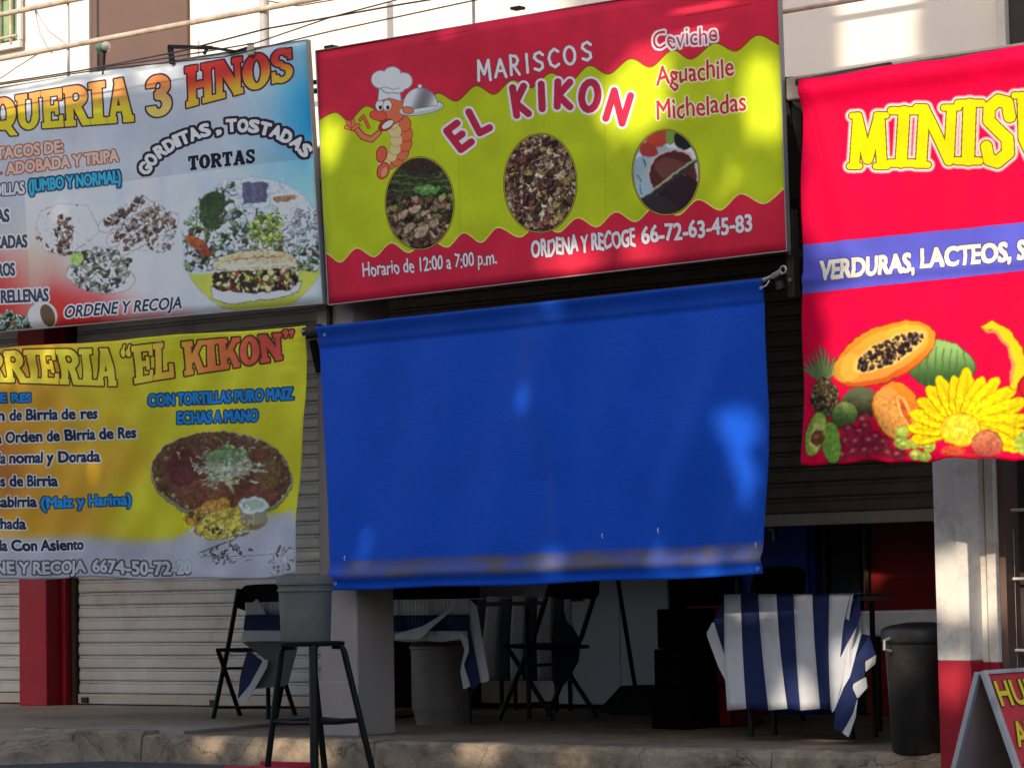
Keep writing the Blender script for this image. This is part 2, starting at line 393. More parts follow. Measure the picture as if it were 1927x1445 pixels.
        sc = N.new('ShaderNodeVectorMath'); sc.operation = 'SCALE'; L.new(t.outputs[0], sc.inputs[0]); L.new(rp.outputs[0], sc.inputs['Scale'])
        mn = N.new('ShaderNodeVectorMath'); mn.operation = 'MINIMUM'; mn.inputs[1].default_value = (cap, cap, cap); L.new(sc.outputs[0], mn.inputs[0])
        L.new(mn.outputs[0], b.inputs['Base Color'])
        n3 = N.new('ShaderNodeTexNoise'); n3.inputs['Scale'].default_value = 3+wrinkle*10; n3.inputs['Detail'].default_value = 5; L.new(g.outputs['Position'], n3.inputs['Vector'])
        bp = N.new('ShaderNodeBump'); bp.inputs['Strength'].default_value = .15+wrinkle; bp.inputs['Distance'].default_value = .02
        L.new(n3.outputs[0], bp.inputs['Height']); L.new(bp.outputs[0], b.inputs['Normal'])
        if transl:
            tr = N.new('ShaderNodeBsdfTranslucent'); ms = N.new('ShaderNodeMixShader'); ms.inputs[0].default_value = transl
            L.new(mn.outputs[0], tr.inputs[0]); L.new(b.outputs[0], ms.inputs[1]); L.new(tr.outputs[0], ms.inputs[2]); L.new(ms.outputs[0], N['Material Output'].inputs[0])
        return m
# letter shapes: thick slab-serif capitals as implicit functions of u (right) and v (up)
def _b(x0, x1, y0, y1): return lambda u, v: (u > x0) & (u < x1) & (v > y0) & (v < y1)
def _d(x0, y0, x1, y1, t):
    def f(u, v):
        s_ = (v-y0)/(y1-y0); return (np.abs(u-(x0+(x1-x0)*s_)) < t/2) & (s_ >= 0) & (s_ <= 1)
    return f
def _e(cx, cy, rx, ry, ix, iy, cond=None):
    def f(u, v):
        m = (((u-cx)/rx)**2+((v-cy)/ry)**2 < 1) & ~(((u-cx)/max(ix, 1e-4))**2+((v-cy)/max(iy, 1e-4))**2 < 1)
        return m & cond(u, v) if cond else m
    return f
def _or(*fs):
    def f(u, v):
        m = fs[0](u, v)
        for g in fs[1:]: m = m | g(u, v)
        return m
    return f
sf = .14
def _stem(x, w=.26, ser=.1): return _or(_b(x, x+w, 0, 1), _b(x-ser, x+w+ser, 0, sf), _b(x-ser, x+w+ser, 1-sf, 1))
_leg = _d(.86, 0, .52, .5, .3)
SLAB = {
 'I': _or(_b(.22, .78, 0, 1), _b(0, 1, 0, sf), _b(0, 1, 1-sf, 1)),
 'E': _or(_stem(.1, .3), _b(.3, .95, 0, .16), _b(.3, .95, .84, 1), _b(.8, .96, 0, .3), _b(.8, .96, .7, 1), _b(.3, .74, .43, .57), _b(.62, .76, .33, .67)),
 'L': _or(_stem(.1, .3), _b(.3, .97, 0, .17), _b(.8, .97, 0, .38)),
 'H': _or(_stem(.08, .26, .08), _stem(.66, .26, .08), _b(.2, .8, .42, .58)),
 'N': _or(_stem(.08, .2, .08), _stem(.74, .18, .08), _d(.86, 0, .18, 1, .32)),
 'M': _or(_stem(.06, .17, .06), _stem(.77, .17, .06), _d(.5, .05, .18, 1, .24), _d(.5, .05, .82, 1, .24)),
 'K': _or(_stem(.08, .26, .08), _d(.28, .35, .86, 1, .26), _d(.86, 0, .5, .6, .3), _b(.68, 1, 0, sf), _b(.68, 1, 1-sf, 1)),
 'R': _or(_stem(.08, .28, .08), _e(.5, .72, .45, .28, .17, .12, lambda u, v: u > .36), _b(.3, .52, .84, 1), _b(.3, .52, .44, .6), _leg, _b(.72, 1, 0, sf)),
 'P': _or(_stem(.08, .28, .08), _e(.5, .7, .45, .3, .17, .13, lambda u, v: u > .36), _b(.3, .52, .84, 1), _b(.3, .52, .4, .56)),
 'B': _or(_stem(.08, .28, .08), _e(.5, .74, .42, .26, .15, .11, lambda u, v: u > .36), _e(.52, .27, .46, .27, .17, .12, lambda u, v: u > .36), _b(.3, .52, .84, 1), _b(.3, .52, 0, .15)),
 'A': _or(_d(.16, 0, .5, 1, .2), _d(.82, 0, .5, 1, .32), _b(.25, .7, .26, .38), _b(0, .36, 0, sf), _b(.62, 1, 0, sf)),
 'T': _or(_b(.34, .66, 0, 1), _b(.2, .8, 0, sf), _b(.02, .98, .84, 1), _b(.02, .16, .66, 1), _b(.84, .98, .66, 1)),
 'U': _or(_b(.08, .36, .34, 1), _b(.68, .9, .34, 1), _b(0, .46, 1-sf, 1), _b(.58, 1, 1-sf, 1), _e(.49, .36, .41, .36, .15, .2, lambda u, v: v < .36)),
 'O': _e(.5, .5, .5, .5, .17, .34),
 'Q': _or(_e(.5, .52, .5, .48, .17, .32), _d(.9, -.14, .5, .3, .28)),
 'S': _or(_e(.5, .74, .44, .26, .16, .11, lambda u, v: (u < .5) | (v > .76)), _e(.5, .27, .46, .27, .17, .12, lambda u, v: (u > .5) | (v < .25)), _b(.44, .56, .43, .6), _b(.78, .94, .66, .96), _b(.05, .2, .04, .36)),
 '3': _or(_e(.48, .75, .43, .25, .15, .12, lambda u, v: (u > .42) | (v > .74)), _e(.48, .28, .47, .28, .17, .14, lambda u, v: (u > .42) | (v < .24)), _b(.36, .55, .45, .58)),
 '<': _or(_e(.25, .8, .2, .1, 0, 0), _e(.72, .8, .2, .1, 0, 0), _d(.18, .8, .38, 1, .16), _d(.65, .8, .85, 1, .16)),
 '>': _or(_e(.25, .9, .2, .1, 0, 0), _e(.72, .9, .2, .1, 0, 0), _d(.2, .68, .38, .9, .16), _d(.67, .68, .85, .9, .16)),
 ' ': lambda u, v: u > 9}
GW = {'I': .55, 'M': 1.15, '<': .5, '>': .5, ' ': .35, 'L': .75, 'E': .75, '3': .7, 'S': .72, 'N': .9, 'O': .85, 'Q': .85, 'A': .9, 'H': .85, 'K': .9, 'R': .85, 'U': .85, 'T': .8, 'P': .78, 'B': .8}
# round comic capitals as polylines
COMIC = {'M': [[(0, 0), (.08, 1), (.5, .3), (.92, 1), (1, 0)]], 'A': [[(0, 0), (.5, 1), (1, 0)], [(.2, .35), (.8, .35)]],
 'R': [[(0, 0), (0, 1), (.6, .95), (.8, .75), (.6, .52), (0, .48)], [(.3, .48), (.9, 0)]], 'I': [[(.5, 0), (.5, 1)]],
 'S': [[(.9, .85), (.6, 1), (.2, .9), (.1, .7), (.4, .52), (.8, .4), (.85, .15), (.5, 0), (.1, .1)]],
 'C': [[(.95, .85), (.6, 1), (.2, .8), (.05, .5), (.2, .15), (.6, 0), (.95, .15)]],
 'O': [[(.5+.48*math.sin(a/8*math.pi), .5+.5*math.cos(a/8*math.pi)) for a in range(17)]],
 'E': [[(.9, 1), (.1, 1), (.1, 0), (.9, 0)], [(.1, .5), (.75, .5)]], 'L': [[(.1, 1), (.1, 0), (.9, 0)]],
 'K': [[(.1, 0), (.1, 1)], [(.85, 1), (.15, .45), (.9, 0)]], 'N': [[(.05, 0), (.05, 1), (.95, 0), (.95, 1)]]}
BUB = {'M': ([(.12, .06), (.2, .93)], [(.2, .93), (.48, .16)], [(.48, .16), (.8, .93)], [(.8, .93), (.86, .06)]), 'I': ([(.46, .06), (.54, .94)],), 'N': ([(.12, .06), (.2, .93)], [(.2, .93), (.8, .1)], [(.8, .1), (.86, .93)]),
 'S': ([(.92, .72), (.84, .93), (.5, .97), (.2, .86), (.18, .66), (.5, .52), (.84, .38), (.86, .16), (.5, .02), (.2, .06), (.1, .26)],), 'U': ([(.14, .94), (.16, .3), (.34, .04), (.68, .04), (.86, .3), (.9, .94)],),
 'P': ([(.14, .06), (.2, .94)], [(.2, .94), (.7, .94), (.92, .74), (.7, .5), (.2, .48)]), 'E': ([(.14, .06), (.2, .94)], [(.14, .04), (.9, .04)], [(.18, .5), (.7, .5)], [(.2, .96), (.9, .96)]), 'R': ([(.14, .06), (.2, .94)], [(.2, .94), (.7, .94), (.9, .74), (.7, .5), (.2, .48)], [(.5, .5), (.92, .04)])}
BSER = {'M': [(-.02, .03, .26, .03), (.04, .96, .24, .96), (.7, .03, 1.02, .03), (.74, .96, .98, .96)], 'I': [(.08, .04, .86, .04), (.14, .96, .94, .96)], 'N': [(-.02, .03, .28, .03), (.02, .96, .24, .96), (.66, .96, 1.04, .96)], 'U': [(-.04, .96, .34, .96), (.7, .96, 1.1, .96)], 'P': [(-.04, .03, .34, .03)], 'R': [(-.04, .03, .3, .03)]}
def bubble(P, items, col, outs):
    for grow, c in list(outs)+[(0, col)]:
        for ch, xa, xb, yb, yt, th in items:
            mp = lambda u, v: (xa+(xb-xa)*u, yb+(yt-yb)*v)
            for l in BUB[ch]: P.line([mp(*q) for q in l], th+2*grow, c)
            for a in BSER.get(ch, ()): P.line([mp(a[0], a[1]), mp(a[2], a[3])], th*.62+2*grow, c)
def comic(P, ch, cx, cy, w, h, rot, th, col, out=()):
    c, n = math.cos(R_(rot)), math.sin(R_(rot))
    lines = [[(cx+(x-.5)*w*c+(y-.5)*h*n, cy+(x-.5)*w*n-(y-.5)*h*c) for x, y in l] for l in COMIC[ch]]
    for r, k in out:
        for l in lines: P.line(l, th+2*r, k)
    for l in lines: P.line(l, th, col)
def mixc(a, b, t): return np.asarray(a, float)*(1-t[..., None])+np.asarray(b, float)*t[..., None]
def sstep(x, a, b): t = np.clip((x-a)/(b-a), 0, 1); return t*t*(3-2*t)

# ================================================================== the prints
WHITE = (222, 224, 226); DARK = (38, 34, 48)
def extreme(pts):
    xs = np.array([p[0] for p in pts], float); ys = np.array([p[1] for p in pts], float)
    def f(X):
        i = np.clip(np.searchsorted(xs, X)-1, 0, len(xs)-2); t = np.clip((X-xs[i])/(xs[i+1]-xs[i]), 0, 1)
        up = ys[i] < ys[i+1]; t = t*t*(3-2*t)
        return ys[i]+(ys[i+1]-ys[i])*t
    return f
# ---- seafood sign (red and lime)
Q_SEA = [(594, 96), (1463, -52), (1481, 472), (618, 574)]
def paint_sea():
    P = Print(Q_SEA)
    red = np.array([184, 34, 57]); lime = np.array([164, 176, 28])
    top = extreme([(585, 232), (632, 213), (656, 229), (690, 201), (722, 214), (752, 187), (790, 205), (825, 177), (857, 192), (897, 163), (929, 179), (965, 152), (998, 167), (1038, 139), (1072, 155), (1110, 125), (1144, 141), (1188, 112), (1223, 128), (1267, 96), (1299, 113), (1347, 83), (1383, 98), (1427, 68), (1480, 90)])
    bot = extreme([(590, 468), (612, 476), (640, 492), (672, 466), (704, 482), (737, 456), (769, 474), (805, 447), (841, 464), (873, 437), (905, 455), (937, 427), (978, 445), (1015, 418), (1050, 436), (1088, 409), (1122, 426), (1160, 398), (1195, 416), (1235, 387), (1275, 404), (1315, 375), (1355, 394), (1395, 364), (1436, 382), (1490, 348)])
    a = top(P.X); b = bot(P.X)
    P.im[:] = red
    m = (P.Y > a-2.4) & (P.Y < b+1.5); P.im[m] = (105, 60, 30)
    m = (P.Y > b-1) & (P.Y < b+2.2); P.im[m] = (214, 205, 110)
    m = (P.Y > a) & (P.Y < b); P.im[m] = lime
    P.im *= (1+.03*(vnoise(P.X, P.Y, 130, 3)-.5))[..., None]
    # headings
    L = [('M', 911, 133, 22, 37, -3), ('A', 942, 129, 20, 33, -2), ('R', 970, 123, 17, 36, -3), ('I', 992, 120, 5, 34, -3), ('S', 1014, 116, 20, 34, -3), ('C', 1042, 110, 20, 34, -4), ('O', 1072, 105, 21, 33, -4), ('S', 1104, 97, 20, 34, -4)]
    for ch, cx, cy, w, h, r in L: comic(P, ch, cx, cy, w, h, r, 5.4, WHITE, [(1.4, (120, 50, 60))])
    L = [('E', 863, 257, 30, 44, -37), ('L', 901, 226, 26, 44, -27), ('K', 979, 190, 28, 52, -8), ('I', 1019, 182, 8, 46, -2), ('K', 1061, 178, 30, 46, 2), ('O', 1110, 181, 32, 52, 6), ('N', 1164, 202, 36, 54, 17)]
    for k in range(2):
        for ch, cx, cy, w, h, r in L:
            if k == 0: comic(P, ch, cx, cy, w, h, r, 22, (232, 205, 215))
            else: comic(P, ch, cx, cy, w, h, r, 13.5, (165, 36, 62))
    P.text('Ceviche', (1229, 94), (1350, 80), 33, (170, 38, 60), [(3.2, (226, 210, 216))], bold=.2, jit=.08)
    P.text('Aguachile', (1236, 162), (1381, 143), 36, (172, 38, 64), [(2.2, (214, 200, 150))], bold=.8, jit=.07)
    P.text('Micheladas', (1238, 226), (1404, 209), 36, (172, 38, 64), [(2.2, (214, 200, 150))], bold=.8, jit=.07)
    P.text('Horario de 12:00 a 7:00 p.m.', (683, 521), (935, 497), 26, (222, 216, 222), [(1.2, (120, 30, 50))], bold=.7, jit=.06)
    P.text('ORDENA Y RECOGE', (1001, 485), (1195, 462), 31, (222, 216, 222), [(1.2, (120, 30, 50))], bold=1.1, jit=.08)
    P.text('66-72-63-45-83', (1208, 459), (1415, 434), 31, (226, 220, 226), [(1.2, (120, 30, 50))], bold=1.1, jit=.05)
    # three round food pictures
    def disc(cx, cy, rx, ry): return lambda x, y: ((x-cx)/rx)**2+((y-cy)/ry)**2 < .93
    for cx, cy, rx, ry in ((790, 383, 63, 86), (1016, 345, 68, 92), (1254, 325, 62, 79)): P.ell(cx, cy, rx, ry, 0, (52, 38, 34), out=[(2, (60, 44, 20)), (1, (190, 170, 60))])
    in1 = lambda X, Y: ((X-790)/62)**2+((Y-383)/85)**2 < 1
    in2 = lambda X, Y: ((X-1016)/67)**2+((Y-345)/91)**2 < 1
    in3 = lambda X, Y: ((X-1254)/61)**2+((Y-325)/78)**2 < 1
    def d1():
        P.scatter(disc(790, 383, 70, 92), (720, 335, 860, 475), [(140, 120, 86), (104, 70, 58), (150, 122, 98), (116, 118, 66), (96, 50, 44), (78, 66, 44), (60, 46, 38)], 700, 4, 13, .55, 5, .4)
        for x, y, r in ((792, 437, 17), (770, 428, 12), (815, 420, 12), (760, 405, 11), (800, 400, 10)): P.ell(x, y, r, r*.6, -40, (158, 136, 106), out=[(1.5, (64, 44, 36))])
        for k in range(7): P.line([(738, 318+k*8), (775, 330+k*6), (812, 330+k*5), (846, 318+k*7)], 6, (50+k % 2*26, 60+k % 2*22, 40), out=[(1.2, (22, 24, 20))])
        P.ell(803, 356, 27, 9, -3, (84, 128, 58), out=[(1.5, (30, 44, 24))]); P.ell(800, 353, 20, 4, -4, (110, 150, 80))
        P.warp((725, 295, 855, 470), 3.2, 9, 3); P.soft((725, 295, 855, 470), 8); P.grit(in1, (725, 295, 855, 470), .16, 5, 4)
    P.clipped(in1, (720, 290, 860, 475), d1)
    def d2():
        P.scatter(disc(1016, 345, 76, 100), (940, 245, 1090, 445), [(176, 150, 118), (150, 118, 90), (120, 72, 66), (184, 164, 136), (134, 116, 66), (92, 58, 50), (70, 50, 44)], 1500, 3, 11, .5, 8, .36)
        P.warp((945, 250, 1085, 440), 3.6, 8, 6); P.soft((945, 250, 1085, 440), 5); P.grit(in2, (945, 250, 1085, 440), .2, 4.5, 8)
    P.clipped(in2, (940, 245, 1092, 445), d2)
    def d3():
        P.ell(1254, 325, 66, 84, 0, (140, 160, 168)); P.poly([(1195, 300), (1240, 245), (1285, 252), (1313, 300), (1300, 300), (1250, 270)], (190, 200, 205))
        P.ell(1240, 260, 24, 17, -20, (170, 60, 44)); P.ell(1262, 254, 9, 18, 0, (110, 140, 60)); P.ell(1290, 262, 22, 20, 0, (30, 32, 30)); P.ell(1222, 283, 18, 12, 20, (148, 54, 46))
        P.ell(1268, 330, 48, 51, 0, (186, 160, 156)); P.ell(1268, 332, 45, 48, 0, (74, 36, 36)); P.ell(1262, 318, 30, 20, 10, (98, 56, 50)); P.ell(1280, 368, 44, 40, 0, (44, 28, 32)); P.ell(1240, 392, 40, 24, 20, (50, 38, 40))
        P.line([(1200, 388), (1314, 300)], 7, (44, 46, 44)); P.line([(1230, 356), (1312, 298)], 4.5, (150, 150, 112))
        for q in ((1203, 330), (1206, 350), (1213, 300)): P.line([q, (q[0]+2, q[1]+14)], 2, (60, 66, 66))
        P.warp((1190, 245, 1318, 405), 2.2, 10, 12); P.soft((1190, 245, 1318, 405), 8)
    P.clipped(in3, (1185, 240, 1320, 408), d3)
    # generic prawn with a cook's hat and a dish cover
    O = (120, 40, 26)
    segs = [(727, 310, 11, 9, 130), (738, 304, 15, 11, 110), (748, 294, 19, 13, 95), (754, 280, 22, 15, 75), (756, 263, 24, 16, 55), (753, 246, 26, 17, 35), (748, 230, 26, 18, 20)]
    for x, y, a_, b_, r in segs: P.ell(x, y, a_, b_, r, (206, 98, 62), out=[(1.3, O)])
    for x, y, a_, b_, r in segs: P.ell(x-10, y+1, a_*.5, b_*.72, r, (228, 176, 120), out=[(.8, O)])
    P.ell(719, 291, 9, 14, 10, (206, 84, 62), out=[(1.6, O)]); P.ell(722, 322, 10, 15, 20, (206, 84, 62), out=[(1.6, O)]); P.ell(724, 324, 5, 9, 20, (228, 130, 100))
    P.line([(714, 250), (700, 263), (684, 258), (672, 244), (663, 240)], [7, 9, 9, 8, 8], (214, 110, 74), out=[(1.4, O)])
    for q in ((652, 240), (655, 230), (665, 228), (675, 236)): P.line([(665, 243), q], 6, (214, 110, 74), out=[(1.2, O)])
    P.line([(694, 240), (688, 226), (684, 219), (678, 226)], 4, (206, 90, 62), out=[(1, O)])
    P.ell(734, 208, 28, 26, -10, (210, 98, 64), out=[(1.5, O)]); P.ell(712, 218, 16, 9, 10, (206, 76, 56), out=[(1.3, O)])
    P.ell(727, 236, 15, 9, -30, (150, 40, 36), out=[(1.2, O)]); P.ell(730, 235, 12, 5.5, -35, (232, 226, 220))
    for x in (715, 729): P.ell(x, 199, 8, 10, 0, (236, 234, 232), out=[(1.2, O)]); P.ell(x+1, 203, 3.2, 4.2, 0, (40, 30, 60))
    hat = (218, 224, 230)
    P.poly([(712, 190), (714, 165), (752, 165), (754, 190), (733, 184)], hat, out=[(1.4, (110, 112, 120))])
    for x, y, r in ((716, 150, 17), (738, 143, 17), (759, 153, 16), (733, 158, 18), (748, 160, 16)): P.ell(x, y, r, r*.95, 0, hat, out=[(1.4, (110, 112, 120))])
    for x, y, r in ((716, 150, 16), (738, 144, 16), (759, 153, 15), (733, 158, 18), (748, 160, 15)): P.ell(x, y, r, r*.95, 0, hat)
    P.line([(712, 168), (724, 164), (740, 169), (753, 166)], 1.6, (130, 134, 142))
    P.ell(793, 205, 42, 11, -9, (176, 176, 180), out=[(1.3, (90, 86, 88))]); P.ell(792, 202, 38, 8, -9, (226, 226, 228))
    P.fn((758, 164, 828, 204), lambda X, Y: (((X-791)/32)**2+((Y-200)/34)**2 < 1) & (Y < 203-(X-791)*.14), lambda X, Y: mixc((112, 108, 112), (228, 228, 230), np.clip(.5+.5*np.sin((X-752)/11.+(Y-170)/30.), 0, 1)), out=[(1.2, (90, 86, 88))])
    P.ell(790, 163, 3.4, 3.4, 0, (190, 190, 194), out=[(1, (90, 86, 88))]); P.ell(768, 208, 10, 6, 10, (214, 110, 74), out=[(1, O)])
    # wrinkle line and faint scratches of the sheet
    P.line([(800, 75), (900, 55)], 1, (110, 20, 40)); P.line([(1290, 30), (1415, 8)], 1.2, (110, 20, 40)); P.line([(1138, -10), (1140, 500)], 1, (150, 90, 50), .35); P.line([(858, 60), (868, 560)], 1, (120, 80, 50), .25)
    P.noise(.05, 40, 11)
    return P
# ---- taqueria sign (sky blue print)
Q_TAQ = [(-120, 183), (577, 75), (608, 571), (-95, 633)]
def paint_taq():
    P = Print(Q_TAQ); X, Y = P.X, P.Y
    n = vnoise(X, Y, 150, 1)*.6+vnoise(X, Y, 70, 2)*.4
    c = mixc((172, 180, 192), (188, 190, 196), n)
    c = c*(1-.0)  # pale centre
    t = sstep(X+(.25*(Y-300)), 380, 610)*sstep(330-Y*.55+n*120, 60, 260); c = c*(1-t[..., None])+np.array([96, 172, 202])*t[..., None]
    t = sstep(X, 495, 590)*sstep(-np.abs(Y-215)+110, 0, 90)*.9; c = c*(1-t[..., None])+np.array([44, 150, 200])*t[..., None]
    t = sstep(260-Y*1.0, 20, 150)*sstep(430-X, 0, 200)*.5; c = c*(1-t[..., None])+np.array([206, 206, 192])*t[..., None]
    t = np.clip(sstep(Y+ (250-X)*.42+n*60, 560, 690), 0, 1); c = c*(1-t[..., None])+np.array([196, 46, 42])*t[..., None]
    t = np.clip(vnoise(X+Y*.06, Y*.18, 48, 8)-.55, 0, 1)*1.1*sstep(Y, 230, 330); c = c*(1-t[..., None])+np.array([216, 200, 184])*t[..., None]  # cream vertical streaks: reflected and dappled light painted into the print
    t = sstep(-np.hypot((X-90)/110, (Y-470)/90)+1.1, 0, 1)*.45; c = c*(1-t[..., None])+np.array([214, 170, 140])*t[..., None]
    P.im[:] = c
    grad = lambda X, Y: mixc((214, 140, 78), (232, 190, 44), sstep(Y+X*.06, 185, 225))
    P.glyphs('TAQUERIA', (-112, 256), (252, 229), 52, 84, grad, [(3, (56, 36, 44))], rnd=.8, gap=.03)
    P.glyphs('3', (277, 222), (324, 214), 76, 74, lambda X, Y: mixc((196, 120, 70), (222, 186, 100), sstep(Y, 150, 205)), [(3, (50, 34, 44))], rnd=1.5)
    P.glyphs('HNOS', (351, 203), (553, 150), 76, 61, lambda X, Y: mixc((184, 50, 44), (226, 168, 52), sstep(Y+(X-350)*.27, 150, 196)), [(3, (60, 30, 44))], rnd=.8, gap=.02)
    P.pathtext('GORDITAS , TOSTADAS', [(276, 332), (298, 300), (335, 276), (378, 259), (412, 250), (440, 247), (480, 249), (515, 258), (548, 274), (574, 298)], 22, (214, 214, 220), [(4.2, (44, 34, 46))], bold=1.9)
    P.glyphs('TORTAS', (356, 321), (481, 307), 26, 26, (26, 22, 30), rnd=.6, gap=.08)
    P.text('TACOS DE:', (-6, 300), (118, 286), 21, (212, 176, 160), [(2.4, (150, 88, 70))], bold=1.3)
    P.text('ADOBADA Y TRIPA', (13, 329), (222, 303), 21, (212, 176, 160), [(2.4, (150, 88, 70))], bold=1.3); P.text('.', (0, 328), (4, 328), 21, (150, 88, 70), bold=1.5)
    P.text('QUESADILLAS', (-66, 374), (46, 364), 21, (196, 198, 206), [(2.4, (62, 60, 76))], bold=1.2)
    P.text('(JUMBO Y NORMAL)', (55, 361), (226, 343), 22, (60, 162, 196), [(2.6, (30, 58, 84))], bold=1.3)
    for s_, x0, x1, y in (('FRITAS', -44, 18, 417), ('PICADAS', -24, 51, 465), ('CHURROS', -52, 28, 518)):
        P.text(s_, (x0, y+4), (x1, y), 23, (64, 66, 82), [(2.6, (206, 208, 214))], bold=.9)
    # folded tacos
    palt = [(176, 168, 164), (104, 76, 64), (78, 60, 54), (204, 200, 198), (140, 112, 90), (210, 208, 206)]
    P.poly([(68, 420), (76, 398), (110, 384), (160, 388), (188, 432), (160, 458), (120, 482), (82, 470)], (202, 204, 208), out=[(1, (130, 126, 130))])
    P.scatter(lambda x, y: ((x-118)/16)**2+((y-440)/38)**2 < 1, (100, 400, 140, 482), palt, 220, 2, 6, .5, 3)
    P.scatter(lambda x, y: (abs(((x-130)/62)**2+((y-432)/48)**2-.9) < .14) and x < 160, (68, 380, 190, 480), palt[1:3], 90, 2, 4, .5, 4)
    for (xa, ya, xb, yb, w) in ((196, 420, 268, 376, 15), (212, 446, 296, 392, 17), (232, 462, 322, 408, 17)):
        P.line([(xa, ya+6), (xb, yb+6)], w*1.5, (196, 196, 200), out=[(1, (110, 104, 104))])
        dx, dy = xb-xa, yb-ya
        P.scatter(lambda x, y: abs((x-xa)*dy-(y-ya)*dx)/math.hypot(dx, dy) < w*.55, (xa, yb-8, xb, ya+8), palt, 380, 2, 6, .5, int(xa))
    P.scatter(lambda x, y: ((x-300)/30)**2+((y-435)/40)**2 < 1, (262, 395, 332, 478), palt, 160, 2, 6, .5, 6)
    # round tortilla with salad
    P.ell(188, 520, 64, 30, 8, (206, 210, 208), out=[(1.2, (110, 104, 96))])
    P.scatter(lambda x, y: ((x-190)/56)**2+((y-508)/42)**2 < 1 and y > 455+abs(x-195)*.5, (130, 455, 250, 548), [(80, 76, 68), (196, 202, 196), (140, 146, 110), (60, 56, 52), (210, 212, 214), (150, 146, 130)], 520, 2, 8, .35, 7)
    P.ell(144, 486, 13, 12, 0, (150, 184, 96)); 
    # round picture with the roll
    def inp(x, y): return ((x-478)/134)**2+((y-462)/128)**2 < 1 and x < 604
    P.fn((343, 334, 610, 592), lambda X, Y: (((X-478)/134)**2+((Y-462)/128)**2 < 1) & (X < 606), lambda X, Y: np.where((Y > 516-(X-345)*.035)[..., None], np.array([176, 180, 76.]), np.array([176, 190, 200.])), out=[(.8, (90, 100, 112))])
    P.scatter(lambda x, y: inp(x, y) and y < 505 and (x < 440 or y > 395), (345, 336, 606, 520), [(206, 214, 220), (60, 80, 56), (140, 160, 120), (190, 200, 206), (90, 70, 60), (104, 124, 80), (214, 220, 224)], 1500, 2, 9, .5, 9)
    P.ell(402, 385, 26, 22, -50, (52, 66, 44)); P.ell(395, 410, 18, 22, -20, (58, 74, 48)); P.ell(368, 456, 20, 10, 30, (156, 84, 52)); P.ell(388, 472, 15, 9, 50, (130, 62, 46))
    P.poly([(458, 343), (503, 343), (503, 380), (458, 384)], (84, 86, 106)); P.poly([(515, 378), (562, 368), (556, 402), (530, 408)], (200, 204, 196)); P.ell(538, 372, 28, 9, -4, (206, 206, 200)); P.ell(537, 373, 24, 6.5, -4, (142, 112, 86))
    P.scatter(lambda x, y: ((x-505)/36)**2+((y-432)/28)**2 < 1, (470, 404, 542, 462), [(150, 166, 60), (120, 140, 60), (176, 190, 110), (190, 196, 180)], 220, 2, 7, .5, 12)
    P.scatter(lambda x, y: ((x-568)/36)**2+((y-430)/32)**2 < 1, (530, 398, 604, 465), [(216, 222, 230), (200, 208, 216), (150, 170, 170), (226, 230, 234)], 260, 3, 9, .35, 13)
    P.poly([(398, 505), (410, 487), (450, 474), (500, 469), (550, 478), (562, 500), (520, 507), (440, 510)], (196, 176, 142), out=[(1, (110, 84, 60))])
    P.line([(430, 492), (480, 484), (530, 484)], 2, (150, 116, 76)); P.line([(420, 503), (500, 499), (555, 494)], 4, (216, 208, 190))
    P.poly([(398, 540), (410, 512), (550, 506), (562, 530), (548, 552), (480, 560), (410, 558)], (56, 44, 40))
    P.scatter(lambda x, y: abs(y-528+(x-480)*.06) < 16 and 404 < x < 556, (400, 505, 560, 552), [(196, 186, 120), (150, 160, 80), (60, 44, 36), (206, 200, 170), (130, 60, 44), (44, 36, 34)], 320, 3, 8, .6, 14)
    P.poly([(396, 540), (420, 548), (480, 552), (545, 546), (566, 528), (562, 548), (530, 560), (480, 566), (430, 572), (400, 560)], (196, 208, 212), out=[(1.2, (70, 76, 76))])
    P.warp((60, 370, 340, 560), 1.8, 9, 21); P.soft((60, 365, 340, 560), 8); P.grit(lambda X, Y: (((X-118)/52)**2+((Y-435)/46)**2 < 1) | (((X-268)/62)**2+((Y-425)/50)**2 < 1) | (((X-188)/60)**2+((Y-508)/44)**2 < 1), (60, 365, 340, 560), .14, 4, 22)
    P.warp((345, 336, 604, 590), 1.8, 9, 24); P.soft((345, 336, 604, 590), 8); P.grit(lambda X, Y: (((X-478)/132)**2+((Y-462)/126)**2 < 1) & (X < 604) & (Y < 556) & ((Y < 510) | (np.abs(X-482) < 76)), (345, 336, 606, 590), .14, 4.5, 23)
    sl = P.crop(60, 365, 606, 590); P.im[sl] = np.clip(P.im[sl]*1.10, 0, 236)
    # egg and greens in the corner
    P.ell(80, 596, 28, 28, 0, (206, 204, 198), out=[(1, (150, 140, 130))]); P.ell(90, 594, 13, 22, -20, (106, 84, 58))
    P.scatter(lambda x, y: ((x-8)/50)**2+((y-612)/24)**2 < 1, (-60, 588, 56, 640), [(50, 60, 56), (150, 170, 150), (110, 140, 90), (200, 204, 200)], 260, 3, 8, .5, 15)
    P.text('ORDENE Y RECOJA', (121, 598), (341, 580), 22, (44, 44, 66), [(3, (216, 216, 222))], bold=.5, shear=.2)
    P.text('RELLENAS', (3, 570), (91, 566), 23, (64, 66, 82), [(2.6, (206, 208, 214))], bold=.9)
    P.line([(-110, 189), (575, 82)], 4, (200, 196, 184), .6)
    P.noise(.04, 60, 12)
    return P
